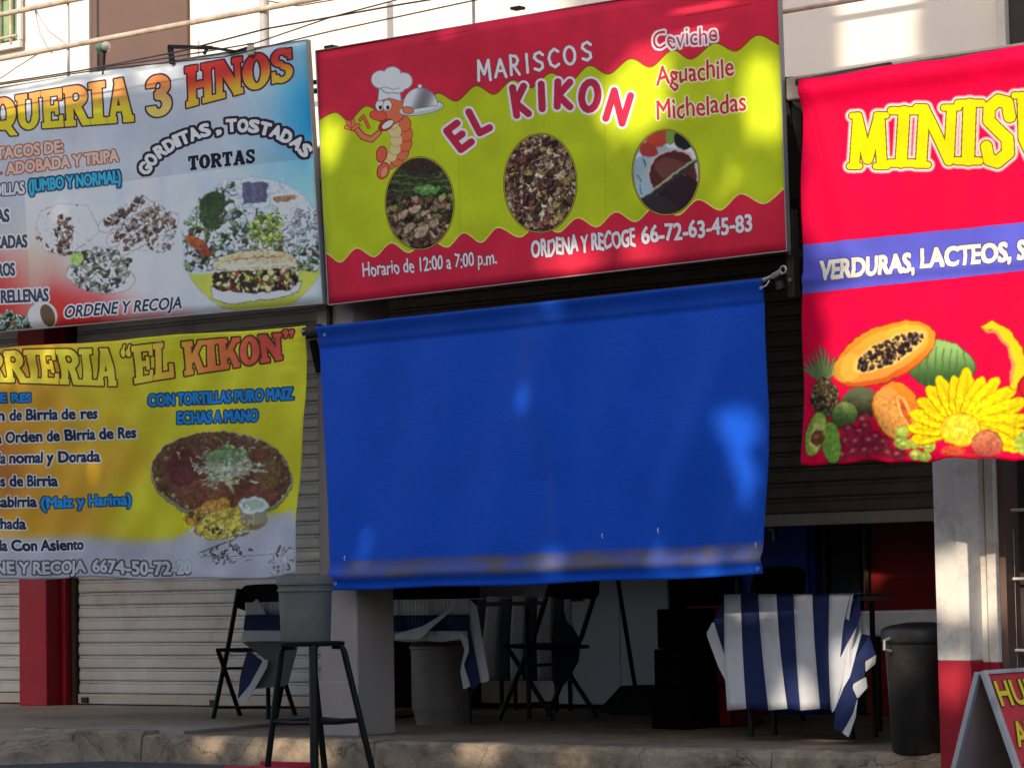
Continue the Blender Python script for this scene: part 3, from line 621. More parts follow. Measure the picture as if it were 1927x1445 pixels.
# ---- birria banner
Q_BIR = [(-150, 667), (577, 613), (562, 1086), (-140, 1092)]
def paint_bir():
    P = Print(Q_BIR); X, Y = P.X, P.Y; n = vnoise(X, Y, 120, 4)*.6+vnoise(X, Y, 55, 5)*.4
    c = mixc((176, 174, 40), (166, 158, 30), n)
    t = sstep(360-X+n*160-np.abs(Y-880)*.35, 60, 330)*.85; c = c*(1-t[..., None])+np.array([176, 124, 40])*t[..., None]
    t = sstep(-np.hypot((X+10)/120, (Y-880)/120)+1, 0, 1)*.6; c = c*(1-t[..., None])+np.array([128, 58, 40])*t[..., None]
    t = sstep(Y+n*26, 1012, 1042)[..., None]; c = c*(1-t)+np.array([148, 148, 156])*t
    t = sstep(-np.hypot((X-540)/90, (Y-1040)/70)+1.2, 0, .5)[..., None]; c = c*(1-t)+np.array([156, 156, 164])*t
    P.im[:] = c
    g = lambda X, Y: mixc((204, 172, 50), (176, 66, 56), sstep(X, 230, 520))
    O = [(3, (72, 46, 24))]
    P.glyphs('BIRRIERIA', (-95, 716), (220, 726), 50, 72, g, O, rnd=.8, gap=.02)
    P.glyphs('<', (229, 726), (253, 726), 78, 78, g, O); P.glyphs('EL', (253, 722), (328, 710), 70, 66, g, O, rnd=.5, gap=.02)
    P.glyphs('KIKON', (346, 707), (530, 676), 62, 50, g, O, rnd=.8, gap=.02); P.glyphs('>', (532, 668), (557, 664), 48, 44, g, O)
    B = (30, 104, 168); OB = [(2.2, (24, 52, 66))]
    P.text('CON TORTILLAS PURO MAIZ', (282, 764), (549, 751), 21, B, OB, bold=1.2); P.text('ECHAS A MANO', (335, 797), (486, 792), 21, B, OB, bold=1.2)
    P.text('BIRRIA DE RES', (-100, 757), (60, 756), 15, B, OB, bold=1)
    for s_, x0, x1, ya, yb in (('Orden de Birria de res', -62, 182, 793, 787), ('Media Orden de Birria de Res', -60, 258, 836, 823), ('Tortilla nomal y Dorada', -64, 187, 873, 868), ('Tacos de Birria', -48, 106, 915, 914), ('Quesabirria', -52, 70, 955, 953), ('Planchada', -55, 50, 995, 995), ('Tortilla Con Asiento', -60, 158, 1037, 1035)):
        P.text(s_, (x0, ya), (x1, yb), 20, (30, 34, 52), [(2.4, (168, 170, 172))], bold=1.0, lean=-.03)
    P.text('(Maíz y Harina)', (78, 956), (247, 949), 20, (36, 120, 180), [(2.4, (22, 48, 80))], bold=1.3)
    P.text('ORDENE Y RECOJA', (-82, 1080), (162, 1079), 22, (160, 160, 164), [(3, (62, 62, 66))], bold=.9)
    P.text('6674-50-72-20', (175, 1079), (361, 1078), 23, (160, 160, 164), [(3, (62, 62, 66))], bold=.9)
    # bowl of birria
    P.ell(418, 897, 134, 82, 4, (96, 100, 74)); P.ell(417, 892, 131, 79, 4, (70, 48, 34), out=[(1.5, (150, 152, 120))])
    P.scatter(lambda x, y: .78 < ((x-417)/128)**2+((y-892)/76)**2 < .98, (285, 812, 552, 972), [(150, 140, 90), (60, 44, 30), (110, 96, 60), (80, 50, 36)], 900, 2, 5, .6, 16)
    P.ell(418, 896, 112, 64, 3, (78, 44, 38)); P.ell(380, 930, 44, 26, 10, (96, 56, 38)); P.ell(475, 935, 46, 20, 0, (88, 48, 36)); P.ell(505, 890, 24, 30, 0, (82, 62, 36)); P.ell(345, 880, 30, 34, 0, (66, 26, 28))
    r = np.random.default_rng(3)
    for i in range(230):
        x, y = r.normal(425, 27), r.normal(880, 18); a = r.uniform(0, 6.3); l = r.uniform(8, 22)
        cc = [(172, 196, 190), (150, 180, 170), (186, 196, 150), (140, 150, 96)][r.integers(4)]
        P.line([(x, y), (x+l*math.cos(a), y+l*.7*math.sin(a))], 2.4, np.array(cc)*r.uniform(.8, 1.05))
    P.scatter(lambda x, y: ((x-425)/42)**2+((y-855)/15)**2 < 1, (380, 838, 470, 872), [(84, 132, 66), (110, 160, 90), (60, 104, 50)], 120, 2, 6, .6, 17)
    P.warp((284, 810, 552, 974), 2.6, 10, 31); P.soft((284, 810, 552, 974), 8); P.grit(lambda X, Y: ((X-417)/128)**2+((Y-892)/77)**2 < 1, (284, 810, 552, 974), .22, 6, 32)
    P.ell(432, 872, 46, 26, 6, (150, 176, 160), a=.35)
    P.fn((284, 810, 552, 974), lambda X, Y: ((X-417)/132)**2+((Y-892)/80)**2 < 1, (120, 92, 66), a=.22)
    # tacos and cup on paper
    P.poly([(330, 1010), (370, 985), (560, 960), (572, 1080), (320, 1075)], (150, 152, 160), .8)
    for (x, y, a_, b_, r_, cc) in ((392, 962, 48, 17, -24, (160, 116, 52)), (415, 978, 52, 19, -22, (168, 146, 60)), (432, 990, 50, 17, -20, (176, 160, 66))):
        P.ell(x, y, a_, b_, r_, cc, out=[(1.2, (84, 66, 30))]); P.scatter(lambda u, v: ((u-x)/(a_*.8))**2+((v-y-6)/(b_*.7))**2 < 1, (x-a_, y-b_, x+a_, y+b_+6), [(120, 120, 60), (180, 180, 140), (90, 60, 40)], 60, 2, 5, .6, int(x))
    P.ell(478, 976, 24, 20, 0, (112, 96, 62)); P.poly([(449, 950), (507, 950), (498, 985), (460, 985)], (128, 122, 100)); P.ell(478, 950, 30, 15, 0, (176, 184, 182), out=[(1, (96, 96, 90))]); P.ell(478, 949, 23, 9.5, 0, (150, 160, 140))
    P.line([(378, 1040), (470, 1000)], 2.5, (90, 76, 60)); P.warp((335, 930, 520, 1015), 2.2, 9, 33); P.soft((335, 930, 520, 1062), 8); P.grit(lambda X, Y: ((X-412)/70)**2+((Y-975)/40)**2 < 1, (335, 930, 500, 1015), .2, 5, 34)
    P.scatter(lambda x, y: ((x-430)/50)**2+((y-1040)/18)**2 < 1, (380, 1015, 480, 1062), [(90, 90, 96), (150, 150, 156), (70, 66, 70), (170, 170, 176)], 130, 2, 6, .4, 21)
    P.line([(380, 1047), (560, 1040)], 1.5, (110, 110, 116))
    P.scatter(lambda x, y: x > 505 and y > 1030, (505, 1030, 562, 1084), [(156, 156, 160), (100, 96, 96), (166, 166, 170)], 60, 2, 7, .3, 22, .8)
    P.im[:] = P.im*(1+.10*(vnoise(X*.15, Y, 9, 6)-.5)*sstep(760-Y, 0, 120))[..., None]
    P.noise(.06, 45, 13)
    return P
# ---- fruit shop banner (painted in the colours it shows in sun)
Q_MINI = [(1507, 151), (2240, 42), (2240, 853), (1508, 873)]
def paint_mini():
    P = Print(Q_MINI, 1.5); X, Y = P.X, P.Y
    P.im[:] = (234, 0, 64)
    up = 461-(X-1508)*.1015; P.im[(Y > up) & (Y < up+92-(X-1508)*.002)] = (98, 100, 214)
    items = []
    for ch, xa, xb, ya, yb in (('M', 1600, 1668, 214, 322), ('I', 1668, 1730, 205, 318), ('N', 1724, 1802, 198, 320), ('I', 1796, 1850, 190, 314), ('S', 1850, 1905, 186, 314), ('U', 1913, 1995, 176, 306), ('P', 2010, 2080, 166, 306), ('E', 2090, 2150, 158, 306), ('R', 2165, 2225, 150, 306)): items.append((ch, xa, xb, yb-6, ya, 22 if ch in 'IS' else 18.5))
    bubble(P, items, (250, 226, 6), [(8.2, (226, 120, 150)), (6.2, (232, 208, 200)), (2.2, (120, 92, 10))])
    P.text('VERDURAS,', (1543, 527), (1722, 511), 35, (244, 236, 222), [(1.4, (70, 60, 120))], bold=2.0); P.text('LACTEOS,', (1735, 504), (1904, 491), 35, (244, 236, 222), [(1.4, (70, 60, 120))], bold=2.0)
    P.text('SALCHICHONERIA', (1918, 489), (2210, 462), 35, (244, 236, 222), [(1.4, (70, 60, 120))], bold=2.0)
    P0 = lambda X, Y: Y < 866
    q = lambda x, y: (1450+x/3.285, 540+y/3.285)
    def E(x, y, rx, ry, rot, c, out=(), a=1): x, y = q(x, y); P.ell(x, y, rx/3.285, ry/3.285, rot, c, a, out)
    sh = lambda c1, c2, y0, y1: (lambda X, Y: mixc(c1, c2, sstep(Y, y0, y1)))
    # melon behind, pineapple
    E(1050, 480, 215, 150, 12, sh((150, 190, 110), (52, 84, 44), 650, 725), [(1, (60, 70, 40))])
    for k in range(7):
        P.line([q(930+k*45, 360+k*6), q(915+k*48, 470), q(930+k*40, 600)], 3, (70, 110, 56), .8)
    E(560, 720, 130, 100, 0, sh((96, 104, 70), (50, 44, 32), 730, 790))
    for k in range(-5, 6):
        P.line([q(320+k*6, 560), q(310+k*22, 440+abs(k)*14), q(300+k*30, 350+abs(k)*26)], [7, 5, 1.5], (96+10*(k % 3), 130+8*(k % 2), 84), out=[(.5, (70, 60, 50))])
    E(325, 680, 85, 120, 0, (92, 66, 44)); P.scatter(lambda x, y: ((x-1549)/25)**2+((y-747)/36)**2 < 1, (1522, 708, 1578, 786), [(150, 120, 84), (110, 90, 60), (60, 44, 34), (130, 130, 90)], 260, 2, 5, .8, 30)
    # papaya
    E(700, 412, 335, 165, -24, sh((246, 150, 40), (206, 92, 30), 640, 715), [(1.2, (120, 40, 20))])
    E(700, 410, 300, 130, -26, sh((250, 184, 60), (240, 150, 60), 610, 720)); E(480, 500, 110, 80, -24, (222, 196, 70), a=.6); E(735, 400, 250, 82, -27, (246, 200, 110))
    P.scatter(lambda x, y: (lambda u, v: (u/70)**2+(v/20)**2 < 1)((x-1673)*math.cos(.47)-(y-661)*math.sin(.47), (x-1673)*math.sin(.47)+(y-661)*math.cos(.47)), (1600, 610, 1745, 712), [(60, 40, 44), (44, 30, 34), (150, 120, 110), (70, 50, 50), (36, 24, 28)], 900, 1.6, 4, .8, 31, .4)
    # cantaloupe, avocado, grapes, guava
    E(778, 762, 142, 176, -14, sh((244, 140, 40), (214, 100, 30), 720, 820), [(1, (120, 70, 30))]); E(745, 775, 96, 160, -14, (240, 158, 76)); E(830, 770, 34, 116, -22, (250, 180, 90), [(1, (220, 110, 40))]); E(832, 775, 16, 92, -22, (206, 90, 40))
    E(455, 790, 84, 82, 0, sh((140, 160, 84), (70, 100, 50), 750, 800), [(1, (60, 60, 40))])
    for (x, y) in ((580, 820), (590, 870), (650, 930), (560, 900), (490, 880), (700, 960), (610, 960), (540, 960), (480, 950), (660, 1010), (590, 1020), (520, 1020), (730, 1020), (790, 1030), (450, 1030)):
        E(x, y, 38, 36, 0, (150, 40, 60), [(.8, (90, 20, 40))]); E(x-8, y-8, 14, 12, 0, (206, 100, 110))
    E(275, 900, 62, 132, 14, (150, 184, 70), [(1.2, (60, 90, 40))]); E(375, 960, 60, 128, -8, (130, 178, 70), [(1.2, (60, 90, 40))]); E(285, 905, 44, 104, 12, (200, 214, 110)); E(290, 925, 43, 46, 0, (130, 76, 50)); E(280, 912, 16, 16, 0, (176, 120, 90))
    for (x, y) in ((810, 890), (800, 950), (880, 960), (940, 960), (960, 930), (890, 1030), (830, 970), (950, 1040), (980, 980), (920, 920)):
        E(x, y, 42, 32, 0, (170, 190, 70), [(.7, (90, 110, 40))]); E(x-10, y-8, 16, 10, 0, (214, 224, 130))
    P.line([q(880, 870), q(900, 930), q(960, 900)], 1.6, (80, 90, 40))
    # bananas in a fan, orange slice
    for k, (ang, L) in enumerate(((195, 290), (182, 300), (166, 300), (148, 290), (131, 300), (116, 310), (98, 280), (84, 330), (66, 300), (52, 340), (36, 370), (22, 390), (6, 400), (-8, 390), (-20, 350))):
        a = R_(ang); cx, cy = 1180+L*.6*math.cos(a), 860-L*.6*math.sin(a)
        E(cx, cy, L*.52, 56, -ang, (186, 130, 10)); E(cx, cy-3, L*.51, 49, -ang, (250, 222, 8)); E(cx+6, cy+8, L*.42, 12, -ang, (230, 190, 6))
    E(1175, 884, 127, 104, 0, (236, 180, 20), [(1.2, (190, 130, 10))]); E(1175, 882, 116, 93, 0, (238, 206, 40))
    for k in range(10): a = k*.628; P.line([q(1175, 882), q(1175+108*math.cos(a), 882+86*math.sin(a))], 1, (246, 226, 120))
    E(1130, 1020, 80, 34, 0, (214, 80, 50)); E(1340, 970, 92, 84, 0, sh((200, 120, 80), (170, 70, 60), 820, 860), [(1, (130, 60, 50))]); E(1235, 1040, 46, 22, 0, (206, 30, 50))
    # curved banana on the right and more fruit beyond
    P.line([q(1310, 245), q(1370, 235), q(1460, 290), q(1520, 390), q(1540, 500), q(1500, 610)], [6, 15, 20, 24, 24, 12], (250, 214, 30), out=[(1.2, (130, 80, 10))])
    P.line([q(1320, 262), q(1400, 285), q(1470, 370), q(1500, 470), q(1485, 590)], 6, (240, 150, 90))
    E(1660, 620, 120, 110, 0, (200, 30, 40), [(1, (110, 10, 20))]); E(1850, 760, 160, 150, 0, (240, 150, 30), [(1, (150, 80, 10))]); E(1800, 520, 120, 170, 20, (120, 160, 60)); E(2100, 800, 200, 170, 0, (210, 40, 40), [(1, (110, 10, 20))]); E(1640, 950, 140, 90, 0, (170, 190, 70)); E(1900, 980, 120, 60, 0, (150, 30, 60))
    P.warp((1510, 600, 1927, 870), 1.8, 12, 41); P.soft((1510, 590, 1927, 868), 9); P.grit(lambda X, Y: (Y > 745) & ((X-1990) < 0) & (P0(X, Y)), (1512, 700, 2000, 868), .12, 6, 42)
    P.line([(1512, 165), (1550, 300)], 3, (250, 60, 100), .3)
    P.noise(.05, 50, 14)
    return P
M_SEA = paint_sea().material('seafood_print', 1.55, .6, spec=.12)
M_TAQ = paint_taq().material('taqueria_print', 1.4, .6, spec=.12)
M_BIR = paint_bir().material('birria_print', 1.75, .65, wrinkle=.1, spec=.12)
M_MINI = paint_mini().material('fruit_print', .76, .7, wrinkle=.1, cap=.9, spec=.08)
# ================================================================== the setting
YW, YU, YK, ZR = 2.45, 1.3, -.35, -.15      # shutter wall, upper wall, kerb line, road level
ZS0, ZS1 = 3.12, 3.315                      # balcony slab
o = boxo('road', (-60, -60, ZR-.3), (60, YK-.02, ZR), asph, bevel=0); tag(o, kind='structure')
o = boxo('ground', (-60, YK+.3, ZR-.31), (60, 60, -.03), floord, bevel=0); tag(o, kind='structure')
tf = MB(); tf.box((-3.2, YW+.45, -.025), (-1.31, 6.5, 0)); o = tf.build('inner_floor', floord); tag(o, kind='structure')
o = boxo('terrace_floor', (-1.30, YK+.14, -.2), (4.2, 6.5, 0), floord, bevel=.004); tag(o, kind='structure')
fl = MB(); fl.prism([(-14, YK+.14, -.02), (-1.15, YK+.14, -.02), (-1.45, 1.2, -.02), (-1.9, YW+.4, -.02), (-14, YW+.4, -.02)], (0, 0, .042))
o = fl.build('tiled_shop_floor', floorm, bevel=.004); tag(o, kind='structure')
# uneven cast kerb in lengths with open joints
kerb = empty('kerb'); kerb['kind'] = 'structure'
kx = [-14, -11.3, -8.6, -6.1, -3.6, -1.35, .42, 2.95, 5.1, 6.4]
for i in range(len(kx)-1):
    x0, x1 = kx[i]+.003, kx[i+1]-.003; zt = (.022 if x1 < -1 else .001)+random.uniform(-.004, .004)
    bm = bmesh.new(); n = 34
    prof = [(YK+.139, ZR-.05), (YK+.139, zt), (YK+.03, zt), (YK+.008, zt-.012), (YK, zt-.035), (YK-.006, ZR+.05), (YK-.012, ZR-.05)]
    rows = []
    for k in range(n+1):
        x = x0+(x1-x0)*k/n; row = []
        for j, (y, z) in enumerate(prof):
            w = 0 if j < 2 else 1
            row.append(bm.verts.new((x, y+w*random.uniform(-.006, .006)+w*.01*math.sin(x*7), z+w*random.uniform(-.004, .004))))
        rows.append(row)
    for k in range(n):
        for j in range(len(prof)): bm.faces.new((rows[k][j], rows[k+1][j], rows[k+1][(j+1) % len(prof)], rows[k][(j+1) % len(prof)]))
    bm.faces.new(rows[0]); bm.faces.new(rows[-1][::-1]); bmesh.ops.recalc_face_normals(bm, faces=bm.faces)
    me = bpy.data.meshes.new('kerb_length'); bm.to_mesh(me); bm.free(); me.materials.append(kerbm)
    ko = bpy.data.objects.new('kerb_length', me); COL.objects.link(ko); ko.parent = kerb
# small concrete ramp at the far left of the kerb
rp = MB(); a = at(45, 1441, Z=ZR); rp.prism([(-3.6, YK-.02, ZR), (-1.62, YK-.02, ZR), (-1.80, YK-.02, .012), (-3.6, YK-.02, .012)], (0, .012, 0))
rp.add([(-3.6, YK-.03, .012), (-1.82, YK-.03, .012), (-1.95, YK-.75, ZR+.003), (-3.6, YK-.75, ZR+.003), (-1.62, YK-.03, ZR)], [(0, 1, 2, 3), (1, 4, 2)])
o = rp.build('kerb_ramp', kerbm); tag(o, kind='structure')

B = empty('shop_building', 'two storey row of shops with cream upper wall, balcony rails and roller shutters', 'building')
def bbox(name, a, b, m, bev=.004, par=None): return boxo(name, a, b, m, par or B, bev)
bbox('upper_wall', (-16, YU, ZS1+.002), (9, YU+.2, 7.2), cream, 0)
bbox('balcony_slab', (-16, .02, ZS0), (2.93, 3.2, ZS1), fascia, .01)
zf = at(1500, 143, Y=-.12).z
bbox('balcony_slab', (at(1478, 160, Y=-.12).x, -.12, zf-.115), (9, 3.2, zf), fascia, .012)
bbox('soffit_beam', (3.3, .1, ZS0-.05), (9, 3.1, zf-.118), ceil, .01)
bbox('roof', (-16, 3.21, 3.1), (9, 9, 3.3), ceil, 0)
bbox('ceiling', (-16, .1, ZS0-.03), (2.93, 3.2, ZS0-.004), ceil, 0)
bbox('parapet', (-16, 1.1, 7.21), (9, 1.6, 7.4), cream, .01)
# main pillar
pL = at(605, 1385, Y=0).x; pD = at(745, 1385, X=0).y
bbox('pillar', (pL, 0, 0), (0, pD, ZS0-.031), beige, .008)
bbox('pillar_footing', (pL-.012, -.014, .0), (.012, -.002, .30), beige, .006)
# red pilaster between the left shutters
rx0, rx1 = at(36, 1325, Y=YW-.24).x, at(88, 1327, Y=YW-.24).x
bbox('red_pilaster', (rx0, YW-.24, .02), (rx1, YW+.1, ZS0-.031), redp, .01)
# back walls and the open room
XO0, XO1 = at(700, 1300, Y=YW).x, 4.0
bbox('wall', (XO0-.35, YW-.02, 0), (XO0, YW+.15, ZS0-.031), beige, .004)
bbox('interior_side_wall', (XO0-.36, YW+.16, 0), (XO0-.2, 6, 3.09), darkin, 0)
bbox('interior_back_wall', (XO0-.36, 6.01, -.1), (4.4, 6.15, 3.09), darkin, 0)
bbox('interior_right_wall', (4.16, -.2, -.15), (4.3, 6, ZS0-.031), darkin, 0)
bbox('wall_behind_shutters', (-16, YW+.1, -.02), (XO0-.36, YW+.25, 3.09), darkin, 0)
# roller shutters: interlocking slats, each its own piece
PITCH = .0905
def slat_mesh(x0, x1, m):
    prof = [(0, 0), (-.012, .004), (-.016, .014), (-.016, .058), (-.011, .066), (-.003, .069), (-.009, .073), (-.009, .084), (-.002, .0885), (.004, .0885), (.004, 0)]
    mb = MB(); mb.prism([(x0, y, z) for y, z in prof], (x1-x0, 0, 0)); return mb.mesh('slat', m)
def shutter(x0, x1, zb, zt, m, barmat):
    sh = empty('roller_shutter'); sh.parent = B
    me = slat_mesh(x0, x1, m); z = zb+.075
    while z < zt:
        s_ = bpy.data.objects.new('slat', me); COL.objects.link(s_); s_.parent = sh; s_.location = (0, YW+random.uniform(-.0015, .0015), z); s_.rotation_euler = (random.uniform(-.03, .03), 0, random.uniform(-.0006, .0006)); z += PITCH
    boxo('bottom_bar', (x0, YW-.03, zb), (x1, YW+.02, zb+.072), barmat, sh, .006)
    for xa in (x0-.05, x1+.005): boxo('guide_rail', (xa, YW-.045, zb if zb < .5 else 0), (xa+.045, YW+.06, 3.04), rust, sh, .004)
for (x, y) in ((162, 1316), (404, 1321)):
    p = at(x, y, Y=YW-.03); boxo('shutter_lock', (p.x-.035, YW-.05, p.z-.02), (p.x+.03, YW-.031, p.z+.018), rust, B, .004)
shutter(-9.6, rx0-.01, .03, 3.05, slatm, barm)
shutter(rx1+.1, XO0-.42, .03, 3.05, slatm, barm)
bbox('pilaster_side', (rx1+.002, YW-.1, .02), (rx1+.045, YW+.1, 3.08), redp, .003)
zsb = at(1600, 986, Y=YW).z
shutter(XO0+.06, XO1+.1, zsb, 3.05, slatd, barm)
# white partition panels just inside the open shutter
px0, px1 = at(905, 1332, Y=3.3).x, at(1262, 1334, Y=3.3).x
np_ = 4
for k in range(np_):
    a = px0+(px1-px0)*k/np_; b = px0+(px1-px0)*(k+1)/np_
    bbox('partition_panel', (a+.003, 3.3, .03), (b-.003, 3.33, 2.2), panelw, .004)
# door, window and opening on the upper wall
dx0, dx1 = at(178, 60, Y=YU).x, at(358, 60, Y=YU).x
d = bbox('balcony_door', (dx0, YU-.03, ZS1+.003), (dx1, YU-.002, 6.2), browndoor, .004)
bbox('door_frame', (dx0-.07, YU-.05, ZS1+.003), (dx0-.003, YU-.004, 6.25), whitep, .004)
bbox('door_gap', (dx0+.055, YU-.033, ZS1+.003), (dx0+.075, YU-.0305, 6.2), darkin, 0, d)
wx1, wz0 = at(42, 70, Y=YU).x, at(20, 82, Y=YU).z
w = bbox('window', (wx1-1.1, YU-.02, wz0), (wx1, YU-.002, wz0+1.2), greenm, .002)
bbox('window_frame', (wx1-1.15, YU-.05, wz0-.05), (wx1+.03, YU-.022, wz0-.003), whitep, .004, w)
bbox('window_frame', (wx1-.0, YU-.05, wz0), (wx1+.035, YU-.022, wz0+1.2), whitep, .004, w)
for k in range(9):
    mb = MB(); x = wx1-.06-k*.12; mb.tube([(x, YU-.05, wz0-.02), (x, YU-.05, wz0+1.2)], .011, 8); mb.build('window_bar', railm, w)
for k in range(3): mb = MB(); z = wz0+.03+k*.3; mb.tube([(wx1-1.12, YU-.062, z), (wx1+.01, YU-.062, z)], .009, 8); mb.build('window_bar', railm, w)
ox = at(1900, 40, Y=YU).x
bbox('opening_frame', (ox-.045, YU-.06, ZS1+.003), (ox+.005, YU-.003, 6), whitep, .004)
bbox('opening_shade_sheet', (ox+.008, YU-.02, ZS1+.003), (ox+1.2, YU-.002, 6), darkin, 0)  # dark sheet on the wall stands for the shade inside the opening
# balcony rails
YR = .1
rl = empty('balcony_railing'); rl.parent = B
zr = [at(0, 112, Y=YR).z, at(0, 29, Y=YR).z, at(1465, 24, Y=YR).z]
for i, z in enumerate(zr):
    mb = MB(); mb.tube([(-10, YR, z), (-4, YR, z+.003), (0, YR, z-.004), (4, YR, z), (8, YR, z)], .017 if i < 2 else .012, 10); mb.build('rail', railm, rl, True)
sp = at(490, 40, Y=YR).x
for k in (-3, -2, -1, 0, 1, 2, 3):
    mb = MB(); x = sp+k*2.55; mb.tube([(x, YR+.035, ZS1), (x, YR+.035, 5.0)], .028, 12); mb.build('post', postm, rl, True)
for x in (at(124, 60, Y=YR).x, at(887, 20, Y=YR).x):
    mb = MB(); mb.tube([(x, YR+.02, ZS1), (x, YR+.02, 5.0)], .009, 8); mb.build('rod', steel, rl, True)
# right-hand shop front: painted column, jambs and barred doorway
YP = -.45
c0, c1, c2 = at(1763, 1200, Y=YP).x, at(1807, 1200, Y=YP).x, at(1829, 1200, Y=YP).x
zb_ = at(1775, 1243, Y=YP).z
for nm, z0, z1, m in (('column_base', ZR, zb_, redp), ('column', zb_, ZS0-.021, whiteband)):
    bbox(nm, (c0, YP, z0), (c1, YP+.3, z1), m, .006); bbox(nm, (c1+.001, YP-.018, z0), (c2, YP+.3, z1), m, .006)
j0, j1 = at(1841, 1200, Y=YP+.1).x, at(1880, 1200, Y=YP+.1).x
for nm, z0, z1, m in (('jamb_base', ZR, zb_-.01, redp), ('jamb', zb_-.01, ZS0-.021, whiteband)):
    bbox(nm, (j0, YP+.1, z0), (j0+.05, YP+.32, z1), m, .005); bbox(nm, (j0+.052, YP+.14, z0), (j1-.05, YP+.32, z1), m, .003); bbox(nm, (j1-.049, YP+.09, z0), (j1, YP+.32, z1), m, .005)
bbox('dark_joint', (c2+.003, YP+.16, ZR), (j0-.003, YP+.32, ZS0-.021), blackm, 0)
bbox('door_stop', (j1+.002, YP+.12, ZR), (j1+.035, YP+.3, ZS0-.021), browndoor, .003)
gr = empty('door_grille'); gr.parent = B
gx = at(1909, 1150, Y=YP+.2).x
for k in range(5): mb = MB(); x = gx+k*.13; mb.tube([(x, YP+.2, ZR), (x, YP+.2, 1.0 + .02)], .008, 8); mb.build('bar', whitep, gr, True)
for yy in (1089, 1223, 960): mb = MB(); z = at(1905, yy, Y=YP+.2).z; mb.tube([(j1+.03, YP+.185, z), (gx+.7, YP+.185, z)], .007, 8); mb.build('bar', whitep, gr, True)
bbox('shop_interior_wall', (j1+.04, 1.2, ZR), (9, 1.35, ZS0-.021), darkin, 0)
bbox('wall', (gx+.75, YP+.1, ZR), (9, YP+.3, ZS0-.021), cream, .004)
# a street tree on the near side, whose crown shades the shop fronts
LIT = []   # gaps in the crown, where the sun reaches the place: (x, z, rx, rz, strength) seen along the sun onto the plane Y=0
def q_of(P):
    t = P.y/sdir.y; p = P-sdir*t; return p.x, p.z
def gap(px, py, Y, rx, ry, s=1.0):
    x, z = q_of(at(px, py, Y=Y)); d_ = float(np.dot(np.array(at(px, py, Y=Y))-CAM, W)); LIT.append((x, z, rx/FPX*d_/.78, ry/FPX*d_, s))
# ================================================================== the things
def sheet(name, quad, Yf, m, nx=60, ny=36, uvq=None, edge=None, parent=None, thick=.0015, smooth=True):
    """cloth or panel between four photo corners TL TR BR BL; Yf(u, v) = depth of the surface; edge(u, v) = extra photo-pixel sag"""
    TL, TR, BR, BL = [np.array(q, float) for q in quad]
    H = homog([(0, 0), (1, 0), (1, 1), (0, 1)], [TL, TR, BR, BL])
    vs = []; uv = []
    for j in range(ny+1):
        for i in range(nx+1):
            u, v = i/nx, j/ny; w = H[2, 0]*u+H[2, 1]*v+1; x = (H[0, 0]*u+H[0, 1]*v+H[0, 2])/w; y = (H[1, 0]*u+H[1, 1]*v+H[1, 2])/w
            if edge: dx, dy = edge(u, v); x += dx; y += dy
            Y0 = Yf(u, v, True); p = at(x, y, Y=Y0); p.y += Yf(u, v, False); vs.append(tuple(p)); uv.append((u, 1-v))
    fs = [(j*(nx+1)+i, (j+1)*(nx+1)+i, (j+1)*(nx+1)+i+1, j*(nx+1)+i+1) for j in range(ny) for i in range(nx)]
    me = bpy.data.meshes.new(name); me.from_pydata(vs, [], fs); me.materials.append(m); l = me.uv_layers.new(name='print')
    idx = np.empty(len(me.loops), int); me.loops.foreach_get('vertex_index', idx); l.data.foreach_set('uv', np.array(uv)[idx].ravel())
    if smooth: me.polygons.foreach_set('use_smooth', [True]*len(me.polygons))
    o = bpy.data.objects.new(name, me); COL.objects.link(o)
    if parent: o.parent = parent
    s_ = o.modifiers.new('thickness', 'SOLIDIFY'); s_.thickness = thick; s_.offset = 1 if False else -1
    return o
def bar_px(name, a, b, Y, w, d, m, parent):
    """square bar between two photo pixels, on the plane Y"""
    p, q = at(*a, Y=Y), at(*b, Y=Y); t = (q-p).normalized(); n = Vector((-t.z, 0, t.x))*w/2
    mb = MB(); mb.prism([p-n, q-n, q+n, p+n], (0, d, 0)); return mb.build(name, m, parent, bevel=.002)
def flat(Y, lean=0, wob=0, seed=0):
    def f(u, v, base):
        if base: return Y-lean*(1-v)
        return wob*math.sin(u*9+seed)*math.sin(v*5+seed*2)
    return f
# ---- the two stiff signs
def sign(name, quad, m, label, posts):
    s = empty(name, label, 'sign')
    sheet('panel', quad, flat(-.10, .05, .006, 1), m, 40, 24, parent=s, thick=.012)
    TL, TR, BR, BL = quad
    for a, b, yy in ((BL, BR, -.105), (TL, TR, -.155)): bar_px('frame_bar', a, b, yy, .006, .03, alum, s)
    for a, b in ((TR, BR), (TL, BL)):
        p, q = at(*a, Y=-.15), at(*b, Y=-.10); mb = MB(); mb.prism([p+Vector((-.002, -.004, 0)), p+Vector((.004, -.004, 0)), p+Vector((.004, .03, 0)), p+Vector((-.002, .03, 0))], q-p); mb.build('frame_bar', alum, s)
    for u in posts:
        a = Vector(at(BL[0]+(BR[0]-BL[0])*u, BL[1]+(BR[1]-BL[1])*u, Y=-.05)); c = Vector(at(TL[0]+(TR[0]-TL[0])*u, TL[1]+(TR[1]-TL[1])*u, Y=-.05))
        boxo('back_post', (a.x-.02, -.07, a.z+.02), (a.x+.02, -.03, c.z-.02), rust, s)
        boxo('fixing_arm', (a.x-.018, -.029, 3.16), (a.x+.018, .018, 3.2), rust, s)
    return s
sign('seafood_sign', Q_SEA, M_SEA, 'red and lime green seafood sign with a cartoon prawn and three round dish pictures', (.12, .5, .88))
sign('taqueria_sign', Q_TAQ, M_TAQ, 'pale blue taco shop sign with yellow to red headline letters at upper left', (.2, .6, .9))
